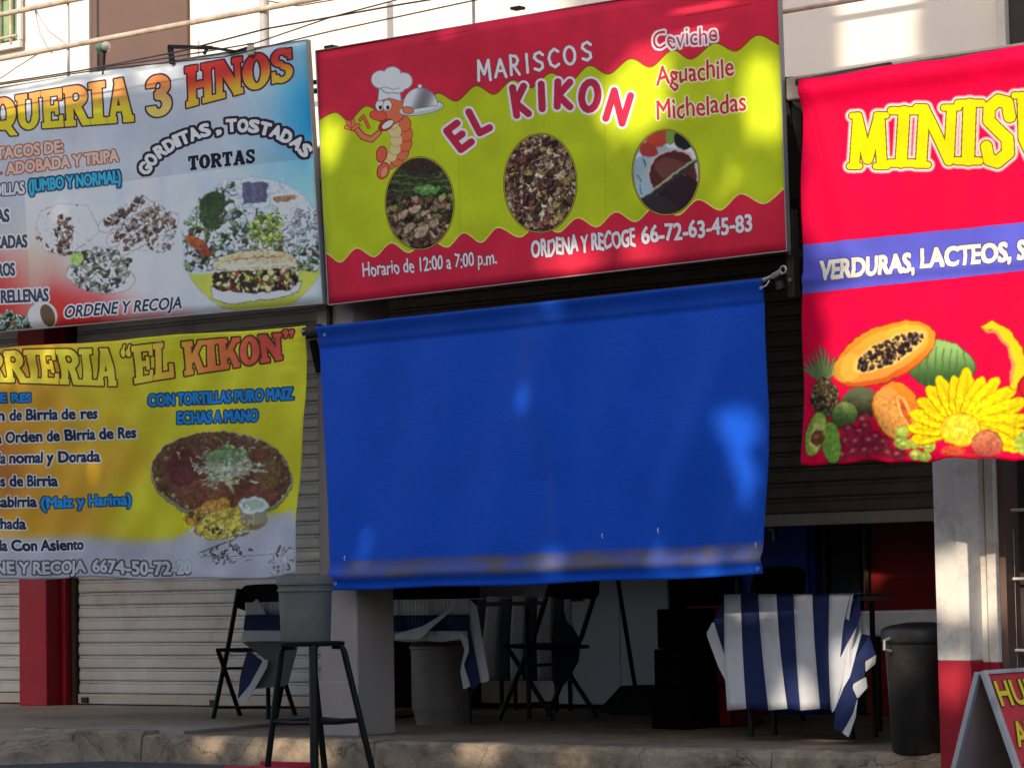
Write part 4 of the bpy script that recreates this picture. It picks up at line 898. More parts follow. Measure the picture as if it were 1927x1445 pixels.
# little clips on top of the signs
for i, (x, y) in enumerate(((622, 90), (973, 17))):
    p = at(x, y, Y=-.12); o = boxo('sign_clip', (p.x-.03, -.145, p.z-.006), (p.x+.035, -.09, p.z+.010), rust)
    tag(o, ['rusty clip on the top left edge of the red and lime sign', 'rusty clip on the middle of the top edge of the red and lime sign'][i], 'clip', 'clips on top of the seafood sign')
# iron uprights beside the signs
def upright(px, y0, y1, Y, w, label, m=rust):
    a, b = at(px, y0, Y=Y), at(px, y1, Y=Y); e = empty('iron_bracket', label, 'bracket')
    boxo('upright', (a.x-w/2, Y, b.z), (a.x+w/2, Y+.05, a.z), m, e, .002)
    boxo('wall_arm', (a.x-.02, Y+.051, (a.z+b.z)/2-.02), (a.x+.02, .6, (a.z+b.z)/2+.02), m, e, .002)
    for k in range(3): z = b.z+(a.z-b.z)*(.2+.3*k); mb = MB(); mb.tube([(a.x, Y-.008, z), (a.x, Y+.002, z)], .009, 8); mb.build('bolt', alum, e)
    return e
upright(613, 300, 640, -.03, .022, 'thin dark upright in the gap between the pale blue sign and the red one', rust)
upright(1484, 395, 560, -.04, .045, 'dark bolted upright at the right edge of the red and lime sign')
e = empty('sign_bracket', 'rusty double arm holding the red sign corner to the balcony edge', 'bracket')
for i, (a, b) in enumerate((((1472, 150), (1512, 148)), ((1474, 178), (1520, 176)))):
    p, q = at(*a, Y=-.05), at(*b, Y=.0); mb = MB(); mb.tube([p, q], .016 if i else .012, 8); mb.build('arm', rust, e)
p = at(1488, 158, Y=-.06); boxo('plate', (p.x-.04, -.08, p.z-.09), (p.x+.03, -.05, p.z+.02), rust, e)
mb = MB(); mb.prism([at(1480, 180, Y=-.04), at(1508, 215, Y=-.04), at(1508, 300, Y=-.04)], (0, .03, 0)); mb.build('gusset', blackm, e)
e = empty('sign_bracket', 'pair of dark stubs joining the pale blue sign to the red one', 'bracket')
for y in (158, 175): p, q = at(578, y-2, Y=-.06), at(600, y-3, Y=-.06); mb = MB(); mb.tube([p, q], .014, 8); mb.build('arm', rust, e)
# ---- birria banner, soft vinyl
def f_bir(u, v, base):
    if base: return -.10
    return -.012*math.sin(u*22+v*3)*(.3+v*.7)*.7 - .010*math.sin(v*40)*(1 if v < .16 else .15)*(.5+.5*math.sin(u*6)) - .03*math.exp(-((u-1)/.05)**2)*v + .006*math.sin(u*61+v*17)
def e_bir(u, v): return (3.0*math.sin(v*6)*u**8, (2.5*math.sin(u*9+1)+2*math.sin(u*23))*(v**6) + 1.6*math.sin(u*16)*(1-v)**8 - 5*math.exp(-((u-.985)/.02)**2)*v**10)
b_ = empty('birria_banner', 'creased yellow menu banner with a bowl of stew hanging at lower left', 'banner')
sheet('vinyl_sheet', Q_BIR, f_bir, M_BIR, 160, 90, edge=e_bir, parent=b_, thick=.0012)
p, q = at(Q_BIR[0][0], Q_BIR[0][1]+9, Y=-.07), at(604, 622, Y=-.07); mb = MB(); mb.tube([p, q], .016, 10); mb.build('hanging_pole', rust, b_, True)
# ---- blue tarpaulin
tarp = mat('blue_tarpaulin', (.008, .088, .60), .5, .14, 2.2, .1, spec=.14, bscale=40, transl=.06)
_n = tarp.node_tree; _N = _n.nodes; _L = _n.links; _b = _N['Principled BSDF']
_uv = _N.new('ShaderNodeUVMap'); _uv.uv_map = 'print'; _sx = _N.new('ShaderNodeSeparateXYZ'); _L.new(_uv.outputs[0], _sx.inputs[0])
def _mr(src, a, b, lo, hi):
    m = _N.new('ShaderNodeMapRange'); m.interpolation_type = 'SMOOTHSTEP'; m.inputs[1].default_value = a; m.inputs[2].default_value = b; m.inputs[3].default_value = lo; m.inputs[4].default_value = hi; _L.new(src, m.inputs[0]); return m.outputs[0]
def _mul(a, b): m = _N.new('ShaderNodeMath'); m.operation = 'MULTIPLY'; _L.new(a, m.inputs[0]); _L.new(b, m.inputs[1]); return m.outputs[0]
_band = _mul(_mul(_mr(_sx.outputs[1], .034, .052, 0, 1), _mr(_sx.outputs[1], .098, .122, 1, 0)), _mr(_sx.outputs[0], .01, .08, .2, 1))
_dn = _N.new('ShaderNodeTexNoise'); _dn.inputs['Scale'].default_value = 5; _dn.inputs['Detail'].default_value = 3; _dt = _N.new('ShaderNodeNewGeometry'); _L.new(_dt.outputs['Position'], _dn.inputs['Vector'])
_sheen = _mul(_band, _mr(_dn.outputs[0], .3, .65, .55, 1.0))  # sunlight caught on the bulging hem, painted as a greyish band
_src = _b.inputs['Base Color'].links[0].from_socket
_mx = _N.new('ShaderNodeMix'); _mx.data_type = 'RGBA'; _mx.inputs[7].default_value = (.125, .115, .15, 1); _L.new(_sheen, _mx.inputs[0]); _L.new(_src, _mx.inputs[6])
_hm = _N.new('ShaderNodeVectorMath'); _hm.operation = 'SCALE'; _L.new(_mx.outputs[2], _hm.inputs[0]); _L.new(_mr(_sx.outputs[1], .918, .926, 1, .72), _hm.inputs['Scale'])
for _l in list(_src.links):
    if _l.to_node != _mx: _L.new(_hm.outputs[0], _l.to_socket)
_wv = _N.new('ShaderNodeTexWave'); _wv.bands_direction = 'Y'; _wv.inputs['Scale'].default_value = 55; _wv.inputs['Distortion'].default_value = 1.5; _wv.inputs['Detail'].default_value = 2; _L.new(_uv.outputs[0], _wv.inputs['Vector'])
_b2 = _N.new('ShaderNodeBump'); _b2.inputs['Strength'].default_value = .10; _b2.inputs['Distance'].default_value = .004; _L.new(_wv.outputs[1], _b2.inputs['Height'])
_L.new(_b.inputs['Normal'].links[0].from_socket, _b2.inputs['Normal']); _L.new(_b2.outputs[0], _b.inputs['Normal'])
Q_TRP = [(600, 615), (1440, 525), (1434, 1081), (621, 1110)]
def bulge(v, c, w): return math.exp(-((v-c)/w)**2)
def f_trp(u, v, base):
    if base: return -.12
    fold = .034*math.exp(-((u-.515-.03*v)/.035)**2)*math.sin(min(1, v*1.6)*math.pi)
    fold += .022*math.exp(-((u-.56)/.02)**2)*math.sin(v*math.pi)
    diag = .024*math.exp(-(((u-.86)+.22*(v-.5))/.05)**2)*math.sin(min(1, v*1.1)*math.pi) + .018*math.exp(-(((u-.97)+.06*(v-.5))/.03)**2)*math.sin(v*3)
    diag2 = .014*math.exp(-(((u-.74)+.25*(v-.6))/.04)**2)*v
    hem = .020*bulge(v, .0, .03) + .024*bulge(v, .945, .022)
    step = -.007 if v < .075 else 0
    return -fold-diag-diag2-hem+step + .012*math.sin(u*7+1)*v + .004*math.sin(u*31+v*6)
def e_trp(u, v): return ((8*math.sin(v*math.pi)*u**12 - 2*math.sin(v*9)*u**12) - 1.5*math.sin(v*7)*(1-u)**12, 3*math.sin(u*math.pi)*v**8 + 1.5*math.sin(u*17)*v**10)
t_ = empty('blue_tarpaulin', 'plain blue tarpaulin sheet hung under the red and lime sign', 'tarpaulin')
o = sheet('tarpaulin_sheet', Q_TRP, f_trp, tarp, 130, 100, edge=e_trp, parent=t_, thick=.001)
mb = MB(); mb.tube([at(590, 622, Y=-.09), at(1452, 527, Y=-.09)], .019, 12); mb.build('top_pole', rust, t_, True)
for x, y in ((1238, 998), (1422, 1025), (1133, 1008), (648, 1050)):
    p = at(x, y, Y=-.155); mb = MB(); mb.tube([p+Vector((0, .004, .012)), p+Vector((0, -.002, 0)), p+Vector((.001, .004, -.013))], .003, 6); mb.build('tie_end', whitec, t_)
# left end socket and right turnbuckle of the pole
e = empty('pole_socket', 'dark round socket holding the left end of the blue tarpaulin pole', 'bracket')
mb = MB(); mb.tube([at(576, 626, Y=-.08), at(603, 622, Y=-.08)], .038, 14); mb.build('sleeve', rust, e, True)
mb = MB(); mb.tube([at(588, 640, Y=-.05), at(601, 700, Y=.0)], .022, 10); mb.build('stay', blackm, e, True)
e = empty('tensioner', 'metal tensioner hooking the right end of the tarpaulin pole to the dark upright', 'fitting')
mb = MB(); mb.tube([at(1438, 528, Y=-.1), at(1456, 519, Y=-.1)], [.014, .009], 10); mb.build('hook', steel, e, True)
mb = MB(); mb.tube([at(1454, 521, Y=-.1), at(1468, 513, Y=-.1)], .016, 6); mb.build('body', steel, e)
c = at(1474, 508, Y=-.1); mb = MB(); mb.tube([c+Vector((.018*math.cos(a), 0, .018*math.sin(a))) for a in np.linspace(0, 6.283, 13)[:-1]], .006, 8, closed=True); mb.build('ring', steel, e, True)
p = at(1466, 530, Y=-.08); mb = MB(); mb.tube([p, at(1470, 545, Y=-.08)], .022, 8); mb.build('clamp', rust, e)
# ---- fruit shop banner
def f_min(u, v, base):
    if base: return -1.15
    return -.03*math.exp(-((v-.03)/.03)**2) - .02*math.exp(-((u-.03-.22*v)/.03)**2)*math.exp(-v*2.5) - .012*math.sin(u*20+v*5)*v*.6 - .012*math.exp(-((v-.52)/.012)**2) + .004*math.sin(u*50+v*11)
def e_min(u, v): return (2.4*math.sin(v*17)*(1-u)**30 + 3*math.sin(v*3.1)*(1-u)**20, (3*math.sin(u*25)+2*math.sin(u*57))*v**10 + 2*math.sin(u*19)*(1-v)**10)
m_ = empty('fruit_shop_banner', 'bright red banner with yellow lettering and a pile of fruit at right', 'banner')
sheet('vinyl_sheet', Q_MINI, f_min, M_MINI, 140, 120, edge=e_min, parent=m_, thick=.0012)
mb = MB(); mb.tube([at(1500, 156, Y=-1.12), at(2240, 46, Y=-1.12)], .018, 10); mb.build('hanging_pole', rust, m_, True)
for x in (1530, 2050):
    p = at(x, 152-(x-1505)*.147, Y=-1.12); mb = MB(); mb.tube([p, (p.x, -.45, 3.2)], .012, 8); mb.build('hanging_arm', rust, m_)
# eyelets and cord ties at the corners of the soft banners and the tarpaulin
def eyelet(px, py, Y, par, tie=None):
    c = at(px, py, Y=Y); mb = MB(); mb.tube([c+Vector((.0075*math.cos(a), 0, .0075*math.sin(a))) for a in np.linspace(0, 6.283, 11)[:-1]], .0025, 6, closed=True); mb.build('eyelet', steel, par, True)
    if tie: d_ = at(*tie, Y=Y+.04); mb = MB(); mb.tube([c, (c+d_)/2+Vector((.004, 0, -.008)), d_], .003, 6); mb.build('tie_cord', whitep, par, True)
for q in ((568, 624, (586, 612)), (552, 1076, None), (300, 644, None), (30, 664, None)): eyelet(q[0], q[1], -.125, b_, q[2])
for q in ((611, 630, None), (1432, 542, (1448, 528)), (631, 1098, None), (1426, 1070, None)): eyelet(q[0], q[1], -.155, t_, q[2])
# ---- lamp bracket and old bulbs on top of the pale blue sign, cables
e = empty('lamp_bracket', 'bent black iron bracket standing on top of the pale blue sign', 'bracket')
for a, b, w in (((322, 120), (318, 88), .032), ((315, 88), (396, 90), .022), ((396, 90), (440, 97), .016)): bar_px('arm', a, b, -.17, w, .02, blackm, e)
bar_px('thin_arm', (388, 92), (382, 102), -.17, .016, .015, blackm, e); bar_px('thin_arm', (430, 100), (470, 88), -.17, .010, .012, blackm, e)
p = at(472, 92, Y=-.16); mb = MB(); mb.lathe((p.x, p.y, p.z-.04), [(0, 0), (.02, .003), (.026, .03), (.018, .055), (.022, .07), (0, .072)], 14); mb.build('lamp_holder', tan, e, True)
e = empty('wall_spotlight', 'small twin spotlight with pale green and white heads above the pale blue sign', 'lamp')
c = at(193, 90, Y=-.16)
for i, (dx, dz, m, r) in enumerate(((-.022, .0, green2, .03), (.030, .004, whitep, .028))):
    mb = MB(); bm = bmesh.new(); bmesh.ops.create_uvsphere(bm, u_segments=14, v_segments=10, radius=r); me = bpy.data.meshes.new('head'); bm.to_mesh(me); bm.free(); me.materials.append(m)
    h = bpy.data.objects.new('head', me); COL.objects.link(h); h.parent = e; h.location = (c.x+dx, c.y, c.z+dz); me.polygons.foreach_set('use_smooth', [True]*len(me.polygons))
mb = MB(); mb.tube([(c.x+.008, c.y+.01, c.z-.01), (c.x-.006, c.y+.01, c.z-.16)], .009, 8); mb.build('stem', blackm, e)
mb = MB(); mb.tube([(c.x-.03, c.y+.02, c.z-.02), (c.x+.03, c.y+.02, c.z-.02)], .011, 8); mb.build('yoke', steel, e)
def wire(pts, Y, r, label, m=cable):
    P_ = []
    for i in range(len(pts)-1):
        for k in range(5): t = k/5; P_.append(at(pts[i][0]+(pts[i+1][0]-pts[i][0])*t, pts[i][1]+(pts[i+1][1]-pts[i][1])*t, Y=Y))
    P_.append(at(*pts[-1], Y=Y)); mb = MB(); mb.tube(P_, r, 6); o = mb.build('cable', m, smooth=True); tag(o, label, 'cable', 'overhead cables'); return o
wire([(-60, 170), (0, 157), (150, 134), (340, 97), (500, 55), (760, 8), (1000, -30)], -.35, .005, 'long sagging cable running from the far left past the lamp bracket')
wire([(120, 138), (300, 112), (480, 82), (620, 34), (800, -14)], -.4, .004, 'cable passing just under the bent black bracket and rising right')
wire([(-40, 166), (200, 130), (420, 108), (620, 60), (880, 4), (1000, -22)], -.45, .004, 'lowest cable, skimming the top edge of the pale blue sign')
wire([(66, 18), (74, 60), (92, 96), (100, 101)], .14, .004, 'thin loose wire drooping from the rail beside the green window', steel)
wire([(66, 18), (90, 58), (122, 82), (124, 90)], .13, .004, 'thin loose wire looping across to the slim rod', steel)
wire([(-5, 152), (30, 128), (78, 98)], .12, .004, 'thin wire slanting up behind the top left of the pale blue sign', steel)
wire([(430, -10), (560, 12), (700, -12)], .4, .004, 'slack cable crossing the cream wall near the top of the frame')
# ---- folding chairs
def chair(name_loc, rz, label, group='black folding chairs', h=.80, width=.42):
    c = empty('folding_chair', label, 'chair', group, name_loc); c.rotation_euler = (0, 0, rz)
    # faces -y: front feet at y=-.22, back top at y=+.20
    mb = MB(); n = 9; pts = []
    for k in range(n): u = k/(n-1); x = (u-.5)*width; pts.append((x, .20+.03*math.cos((u-.5)*2.4), 0))
    vs = []; fs = []
    for k, (x, y, _) in enumerate(pts):
        edge = abs(k-4)/4; zt = h-(.05 if edge == 1 else .012*edge**2); zb2 = h-.17+(.02 if edge == 1 else 0)
        vs += [(x, y, zb2), (x, y+.014, zb2), (x, y+.014+.01, zt), (x, y+.01, zt)]
    for k in range(n-1):
        for j in range(4): fs.append((k*4+j, k*4+(j+1) % 4, (k+1)*4+(j+1) % 4, (k+1)*4+j))
    fs += [(0, 1, 2, 3), tuple(4*(n-1)+j for j in (3, 2, 1, 0))]; mb.add(vs, fs); mb.build('backrest', blackp, c, True, bevel=.003)
    mb = MB(); mb.prism([(-width/2+.02, -.20, .44), (width/2-.02, -.20, .44), (width/2-.02, .16, .425), (-width/2+.02, .16, .425)], (0, 0, .022)); mb.build('seat', blackp, c, bevel=.008)
    for s_ in (-1, 1):
        x = s_*width/2
        mb = MB(); mb.tube([(x*.96, .225, h-.03), (x, .20, h-.12), (x, .08, .50), (x, -.20, .02), (x, -.205, 0)], .016, 10); mb.build('long_leg', blackm, c, True)
        mb = MB(); mb.tube([(x*.9, -.16, .45), (x*.9, .0, .26), (x*.9, .20, .02), (x*.9, .205, 0)], .015, 10); mb.build('short_leg', blackm, c, True)
    for y, z, w_ in ((-.155, .09, 1.0), (.155, .075, .9), (-.03, .33, .9)): mb = MB(); mb.tube([(-width/2*w_, y, z), (width/2*w_, y, z)], .009, 8); mb.build('cross_bar', blackm, c, True)
    return c
def gp(px, py, z=0): return at(px, py, Z=z)
p = gp(482, 1349, .02); chair((p.x, p.y, .0), R_(22), 'black folding chair behind the grey cooler and the drooping cloth corner', h=.86)
p = gp(1034, 1352); chair((p.x, p.y, 0), R_(-92), 'black folding chair side on, in front of the pale partition', h=.90, width=.46)
p = gp(1265, 1362); chair((p.x+.3, p.y+.4, 0), R_(-96), 'black folding chair in deep shade left of the big striped cloth', h=.90, width=.46)
p = gp(1150, 1343); 
# ---- bar stool with the grey cooler on it
f0 = at(592, 1462, Z=ZR); sz = .60+ZR+.0
st = empty('bar_stool', 'tall dark steel stool in front of the kerb carrying the grey cooler', 'stool', None, (0, 0, 0))
rt = Vector((math.cos(yaw), math.sin(yaw), 0)); fw = Vector((-math.sin(yaw), math.cos(yaw), 0))
def L3(a, b, z, o=f0): return Vector((o.x, o.y, 0))+rt*a+fw*b+Vector((0, 0, z))
ppm = FPX/float(np.dot(np.array(f0)-CAM, W))
d0 = float(np.dot(np.array(f0)-CAM, W))
def zpx(y, o, x=600):  # height of a pixel row at the distance of o
    return at(x, y, Y=o.y).z
ztp = at(592, 1212, Y=f0.y).z
half = .25
tops = [(-.18, .20), (0, .02), (.15, .16), (-.03, .36)]; feet = [(-.27, .27), (0, 0), (.29, .23), (.02, .50)]
for (ta, tb), (fa, fb) in zip(tops, feet):
    mb = MB()
    kx_ = .05
    mb.tube([L3(ta*.6, .19+(tb-.19)*.6, ztp-.012), L3(ta*.92, .19+(tb-.19)*.92, ztp-.016), L3(ta, tb, ztp-.04), L3(fa, fb, ZR)], .023 if fb == 0 else .017, 12); mb.build('leg', blackm, st, True)
zr_ = at(600, 1357, Y=f0.y+.1).z
def mid(i, z): k = (ztp-z)/(ztp-ZR); a, b = tops[i]; c_, d_ = feet[i]; return L3(a+(c_-a)*k, b+(d_-b)*k, z)
for i, j in ((0, 1), (1, 2), (2, 3), (3, 0)): mb = MB(); mb.tube([mid(i, zr_), (mid(i, zr_)+mid(j, zr_))/2+Vector((0, 0, -.006)), mid(j, zr_)], .012, 10); mb.build('foot_rail', blackm, st, True)
mb = MB(); cc = L3(-.02, .19, 0); mb.lathe((cc.x, cc.y, ztp), [(0, -.012), (.15, -.012), (.172, -.006), (.175, .006), (.16, .012), (0, .013)], 36); mb.build('seat', blackp, st, True)
ck = empty('drink_cooler', 'grey plastic drink cooler with a round tap standing on the bar stool', 'cooler')
cz = ztp+.0135; pc = L3(-.02, .19, 0)
hc = at(575, 1083, Y=pc.y).z-cz; rc = 50/ppm
mb = MB(); mb.lathe((pc.x-.03*rt.x, pc.y-.03*rt.y, cz), [(0, 0), (rc*.92, 0), (rc*.95, .01), (rc*.99, hc*.5), (rc*1.02, hc*.76), (rc*1.08, hc*.765), (rc*1.08, hc*.79), (rc*1.03, hc*.80), (rc*1.03, hc*.86)], 48); mb.build('body', greyp, ck, True)
mb = MB(); mb.lathe((pc.x-.03*rt.x, pc.y-.03*rt.y, cz), [(rc*1.03, hc*.861), (rc*1.10, hc*.865), (rc*1.10, hc*.93), (rc*1.05, hc), (0, hc*1.01)], 48); mb.build('lid', greyp, ck, True)
tpp = at(540, 1190, Y=pc.y-.12); mb = MB(); mb.tube([tpp, tpp+Vector((.045, .12, 0))], .03, 14); mb.build('tap', greyp, ck, True); 
# ---- red plastic stool top in front of the kerb
p = at(500, 1446, Z=ZR+.03); rs = empty('red_tray', 'flat red plastic tray lying on the street before the kerb', 'tray')
a0, a1 = at(457, 1448, Y=p.y), at(547, 1448, Y=p.y)
boxo('base', (a0.x, p.y-.12, ZR), (a1.x, p.y+.14, ZR+.04), redpl, rs, .01); boxo('rim', (a0.x-.008, p.y+.141, ZR), (a1.x+.008, p.y+.153, ZR+.06), redpl, rs, .004); boxo('rim', (a0.x-.008, p.y-.133, ZR), (a1.x+.008, p.y-.121, ZR+.05), redpl, rs, .004)
# ---- tables and cloths
def table(x0, x1, y0, y1, z, label, legm=blackm):
    t = empty('folding_table', label, 'table', None); boxo('tabletop', (x0, y0, z-.035), (x1, y1, z-.012), greyp, t, .004)
    for x in (x0+.07, x1-.07):
        for y in (y0+.07, y1-.07): mb = MB(); mb.tube([(x, y, z-.04), (x, y, 0.02)], .014, 10); mb.build('leg', legm, t, True)
    return t
def cloth_piece(mb, pts, Y, mi, dY=.006):
    P_ = [at(p[0], p[1], Y=(p[2] if len(p) > 2 else Y)) for p in pts]
    for _ in range(2):
        q = []
        for i in range(len(P_)): a, b = P_[i], P_[(i+1) % len(P_)]; q += [a.lerp(b, .07), a.lerp(b, .93)]
        P_ = q
    mb.prism(P_, (0, dY, 0), mi)
def striped(name, top, bot, Y, mats, parent, first=0, nv=14, amp=.012, ph=0):
    """vertical stripes between the photo-pixel columns top[i] and bot[i]"""
    mb = MB(); sub = 4
    for i in range(len(top)-1):
        vs = []; fs = []
        for k in range(sub+1):
            f = k/sub; tx, ty = top[i][0]+(top[i+1][0]-top[i][0])*f, top[i][1]+(top[i+1][1]-top[i][1])*f; bx, by = bot[i][0]+(bot[i+1][0]-bot[i][0])*f, bot[i][1]+(bot[i+1][1]-bot[i][1])*f
            for j in range(nv+1):
                v = j/nv; p = at(tx+(bx-tx)*v, ty+(by-ty)*v, Y=Y); uu = (i+f); p.y += -amp*math.sin(uu*1.9+ph)*v - amp*.4*math.sin(uu*4.3+v*3)*v - .01*math.sin(v*3.1); vs.append(p)
        for k in range(sub):
            for j in range(nv): a = k*(nv+1)+j; fs.append((a, a+1, a+nv+2, a+nv+1))
        mb.add(vs, fs, (i+first) % 2)
    o = mb.build(name, mats, parent, True); s_ = o.modifiers.new('thickness', 'SOLIDIFY'); s_.thickness = .0015; return o
BW = [whitec, navy]
# big striped cloth at right
tcx0, tcx1 = at(1366, 1118, Y=.25).x, at(1606, 1118, Y=.25).x; zt_ = at(1480, 1118, Y=.25).z
table(tcx0+.01, tcx1-.01, .262, .62, zt_-.004, 'table hidden under the big blue and white striped cloth')
c = empty('tablecloth', 'big blue and white vertical striped cloth falling from the right table', 'tablecloth', 'striped tablecloths')
tx = [1363, 1394, 1427, 1461, 1493.5, 1529, 1561, 1606]; bx = [1369, 1408, 1444, 1481, 1510, 1543, 1561, 1577]
striped('front_drop', [(x, 1118-(x-1365)*.004) for x in tx], [(x, 1336-(3 if i % 2 else 0)) for i, x in enumerate(bx)], .25, BW, c)
pts3 = [at(x, 1118, Y=.25) for x in tx]; mb = MB()
for i in range(7): a, b = pts3[i].x, pts3[i+1].x; mb.add([(a, .235, zt_), (b, .235, zt_), (b, .63, zt_), (a, .63, zt_)], [(0, 1, 2, 3)], i % 2)
mb.build('top_sheet', BW, c)
mb = MB()
q3 = lambda x, y, Y=None: (1150+x/2.48, 930+y/2.48) if Y is None else (1150+x/2.48, 930+y/2.48, Y)
cloth_piece(mb, [q3(1118, 462, .245), q3(1160, 470, .30), q3(1162, 560, .26), q3(1150, 610, .2), q3(1100, 700, .19), q3(1068, 765, .22), q3(1085, 600, .235)], .23, 1)
cloth_piece(mb, [q3(1162, 560, .26), q3(1168, 650, .24), q3(1140, 755, .19), q3(1115, 850, .19), q3(1085, 900, .2), q3(1045, 1000, .22), q3(1030, 1020, .24), q3(1025, 770, .24), q3(1068, 765, .22), q3(1100, 700, .19), q3(1150, 610, .2)], .22, 0)
cloth_piece(mb, [q3(1168, 650, .24), q3(1205, 660, .28), q3(1235, 750, .24), q3(1180, 775, .2), q3(1185, 850, .19), q3(1130, 885, .18), q3(1115, 850, .19), q3(1140, 755, .19)], .22, 1)
cloth_piece(mb, [q3(1155, 545, .3), q3(1185, 555, .34), q3(1205, 655, .3), q3(1168, 648, .26)], .3, 0)
cloth_piece(mb, [q3(1180, 775, .21), q3(1236, 748, .24), q3(1232, 790, .24), q3(1185, 830, .2)], .22, 0)
cloth_piece(mb, [q3(1130, 885, .18), q3(1188, 850, .19), q3(1196, 900, .2), q3(1150, 952, .19), q3(1128, 905, .18)], .19, 0)
cloth_piece(mb, [q3(1085, 900, .2), q3(1115, 850, .19), q3(1150, 952, .19), q3(1140, 1010, .19), q3(1082, 1112, .19), q3(1040, 1088, .21), q3(1045, 1000, .21)], .2, 1)
cloth_piece(mb, [q3(1150, 952, .185), q3(1140, 1040, .19), q3(1108, 1132, .19), q3(1078, 1112, .19), q3(1130, 1020, .19)], .19, 0)
mb.build('corner_fold', BW, c)
mb = MB()
cloth_piece(mb, [(1364, 1119), (1356, 1140), (1342, 1168), (1352, 1200), (1367, 1245)], .28, 1)
cloth_piece(mb, [(1342, 1168), (1329, 1192), (1350, 1250), (1367, 1284), (1367, 1245)], .27, 0); mb.build('side_fold', BW, c)
# horizontal striped cloth left of the big tarpaulin, continuing past the pillar
YT = 1.0
za = at(800, 1130, Y=YT).z
xl, xr = at(462, 1160, Y=YT).x, at(884, 1130, Y=YT).x
table(xl+.03, xr-.02, YT+.02, YT+.72, za-.004, 'long table behind the beige pillar under the striped cloth')
c = empty('tablecloth', 'blue and white cloth with stripes running sideways on the table behind the beige pillar', 'tablecloth', 'striped tablecloths')
mb = MB(); zs_ = [at(800, y, Y=YT).z for y in (1128, 1157, 1187, 1206)]
NX = 60
for i in range(3):
    for k in range(NX):
        f0_, f1_ = k/NX, (k+1)/NX; wv = lambda f: .010*math.sin(f*41)+.008*math.sin(f*19+i)
        xa, xb = xl+(xr-xl)*f0_, xl+(xr-xl)*f1_; d0_, d1_ = wv(f0_), wv(f1_)
        mb.add([(xa, YT-d0_*(i > 0), zs_[i]), (xb, YT-d1_*(i > 0), zs_[i]), (xb, YT-d1_*1.2, zs_[i+1]+.4*d1_*(i == 2)), (xa, YT-d0_*1.2, zs_[i+1]+.4*d0_*(i == 2))], [(0, 1, 2, 3)], i % 2)
mb.build('front_drop', BW, c, True).modifiers.new('thickness', 'SOLIDIFY').thickness = .0015
boxo('top_sheet', (xl, YT, zs_[0]-.003), (xr, YT+.74, zs_[0]+.001), whitec, c, 0)
mb = MB()   # right hand corner with its long hanging tail
cloth_piece(mb, [(884, 1128, YT), (897, 1140, YT), (905, 1190, YT), (921, 1282, YT), (902, 1284, YT), (884, 1190, YT)], YT, 0); cloth_piece(mb, [(878, 1157, YT-.01), (885, 1190, YT-.01), (903, 1284, YT-.01), (888, 1300, YT-.01), (873, 1245, YT-.01), (880, 1215, YT-.01)], YT, 1); cloth_piece(mb, [(862, 1188, YT-.02), (880, 1200, YT-.02), (882, 1225, YT-.02), (872, 1250, YT-.02), (885, 1290, YT-.02), (872, 1297, YT-.02), (866, 1262, YT-.02), (874, 1222, YT-.02)], YT, 0)
mb.build('corner_fold', BW, c)
mb = MB()   # clear plastic folds on the cloth
cloth_piece(mb, [(855, 1132, YT-.03), (862, 1128, YT-.03), (846, 1152, YT-.03), (815, 1178, YT-.03), (790, 1203, YT-.03), (745, 1203, YT-.03), (745, 1192, YT-.03), (795, 1178, YT-.03), (838, 1152, YT-.03)], YT, 0, .003); mb.build('clear_cover', clearpl, c)
mb = MB()   # left end: peak, underside and hanging tail
YL = YT-.05
cloth_piece(mb, [(483, 1126), (492, 1140), (500, 1155), (460, 1157), (470, 1140)], YL, 0); cloth_piece(mb, [(462, 1156), (500, 1156), (528, 1156), (530, 1186), (457, 1186)], YL, 1); cloth_piece(mb, [(457, 1186), (530, 1186), (530, 1206), (454, 1205)], YL, 0)
cloth_piece(mb, [(466, 1222), (494, 1244), (470, 1290), (447, 1318), (452, 1270)], YL, 1); cloth_piece(mb, [(494, 1244), (504, 1240), (502, 1256), (464, 1321), (447, 1316), (470, 1288)], YL-.008, 0)
mb.build('left_corner', BW, c)
mb = MB(); cloth_piece(mb, [(454, 1207), (530, 1208), (560, 1215), (540, 1290), (478, 1296), (504, 1246), (494, 1236), (470, 1218)], YL+.02, 0); mb.build('underside', mat('shaded_cloth_underside', (.11, .11, .11), .85, .15, 10, .1), c)  # shade under the cloth given as a darker grey
# vertical striped cloth deep inside, with shade put into its stripe colours
dimw = mat('shaded_pale_cloth', (.26, .25, .25), .85, .1, 15, .1); dimd = mat('shaded_dark_cloth', (.012, .014, .03), .85, .1, 15, .1)
YD = 2.35
x0_, x1_ = at(905, 1200, Y=YD).x, at(1050, 1200, Y=YD).x; zd = at(980, 1122, Y=YD).z
table(x0_+.02, x1_-.02, YD+.02, YD+.3, zd-.003, 'table in deep shade behind the folding chair')
c = empty('tablecloth', 'vertical striped cloth, coloured darker for shade, behind the side-on folding chair', 'tablecloth', 'striped tablecloths')
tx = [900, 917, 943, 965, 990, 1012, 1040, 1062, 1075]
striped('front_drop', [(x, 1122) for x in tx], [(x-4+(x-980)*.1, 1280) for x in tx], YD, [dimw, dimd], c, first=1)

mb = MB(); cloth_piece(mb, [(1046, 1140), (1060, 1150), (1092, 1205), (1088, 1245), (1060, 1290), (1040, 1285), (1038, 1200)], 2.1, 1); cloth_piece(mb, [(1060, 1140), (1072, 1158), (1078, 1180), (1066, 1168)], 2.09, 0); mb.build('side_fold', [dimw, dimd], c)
boxo('top_sheet', (x0_, YD, zd), (x1_, YD+.31, zd+.003), dimw, c, 0)
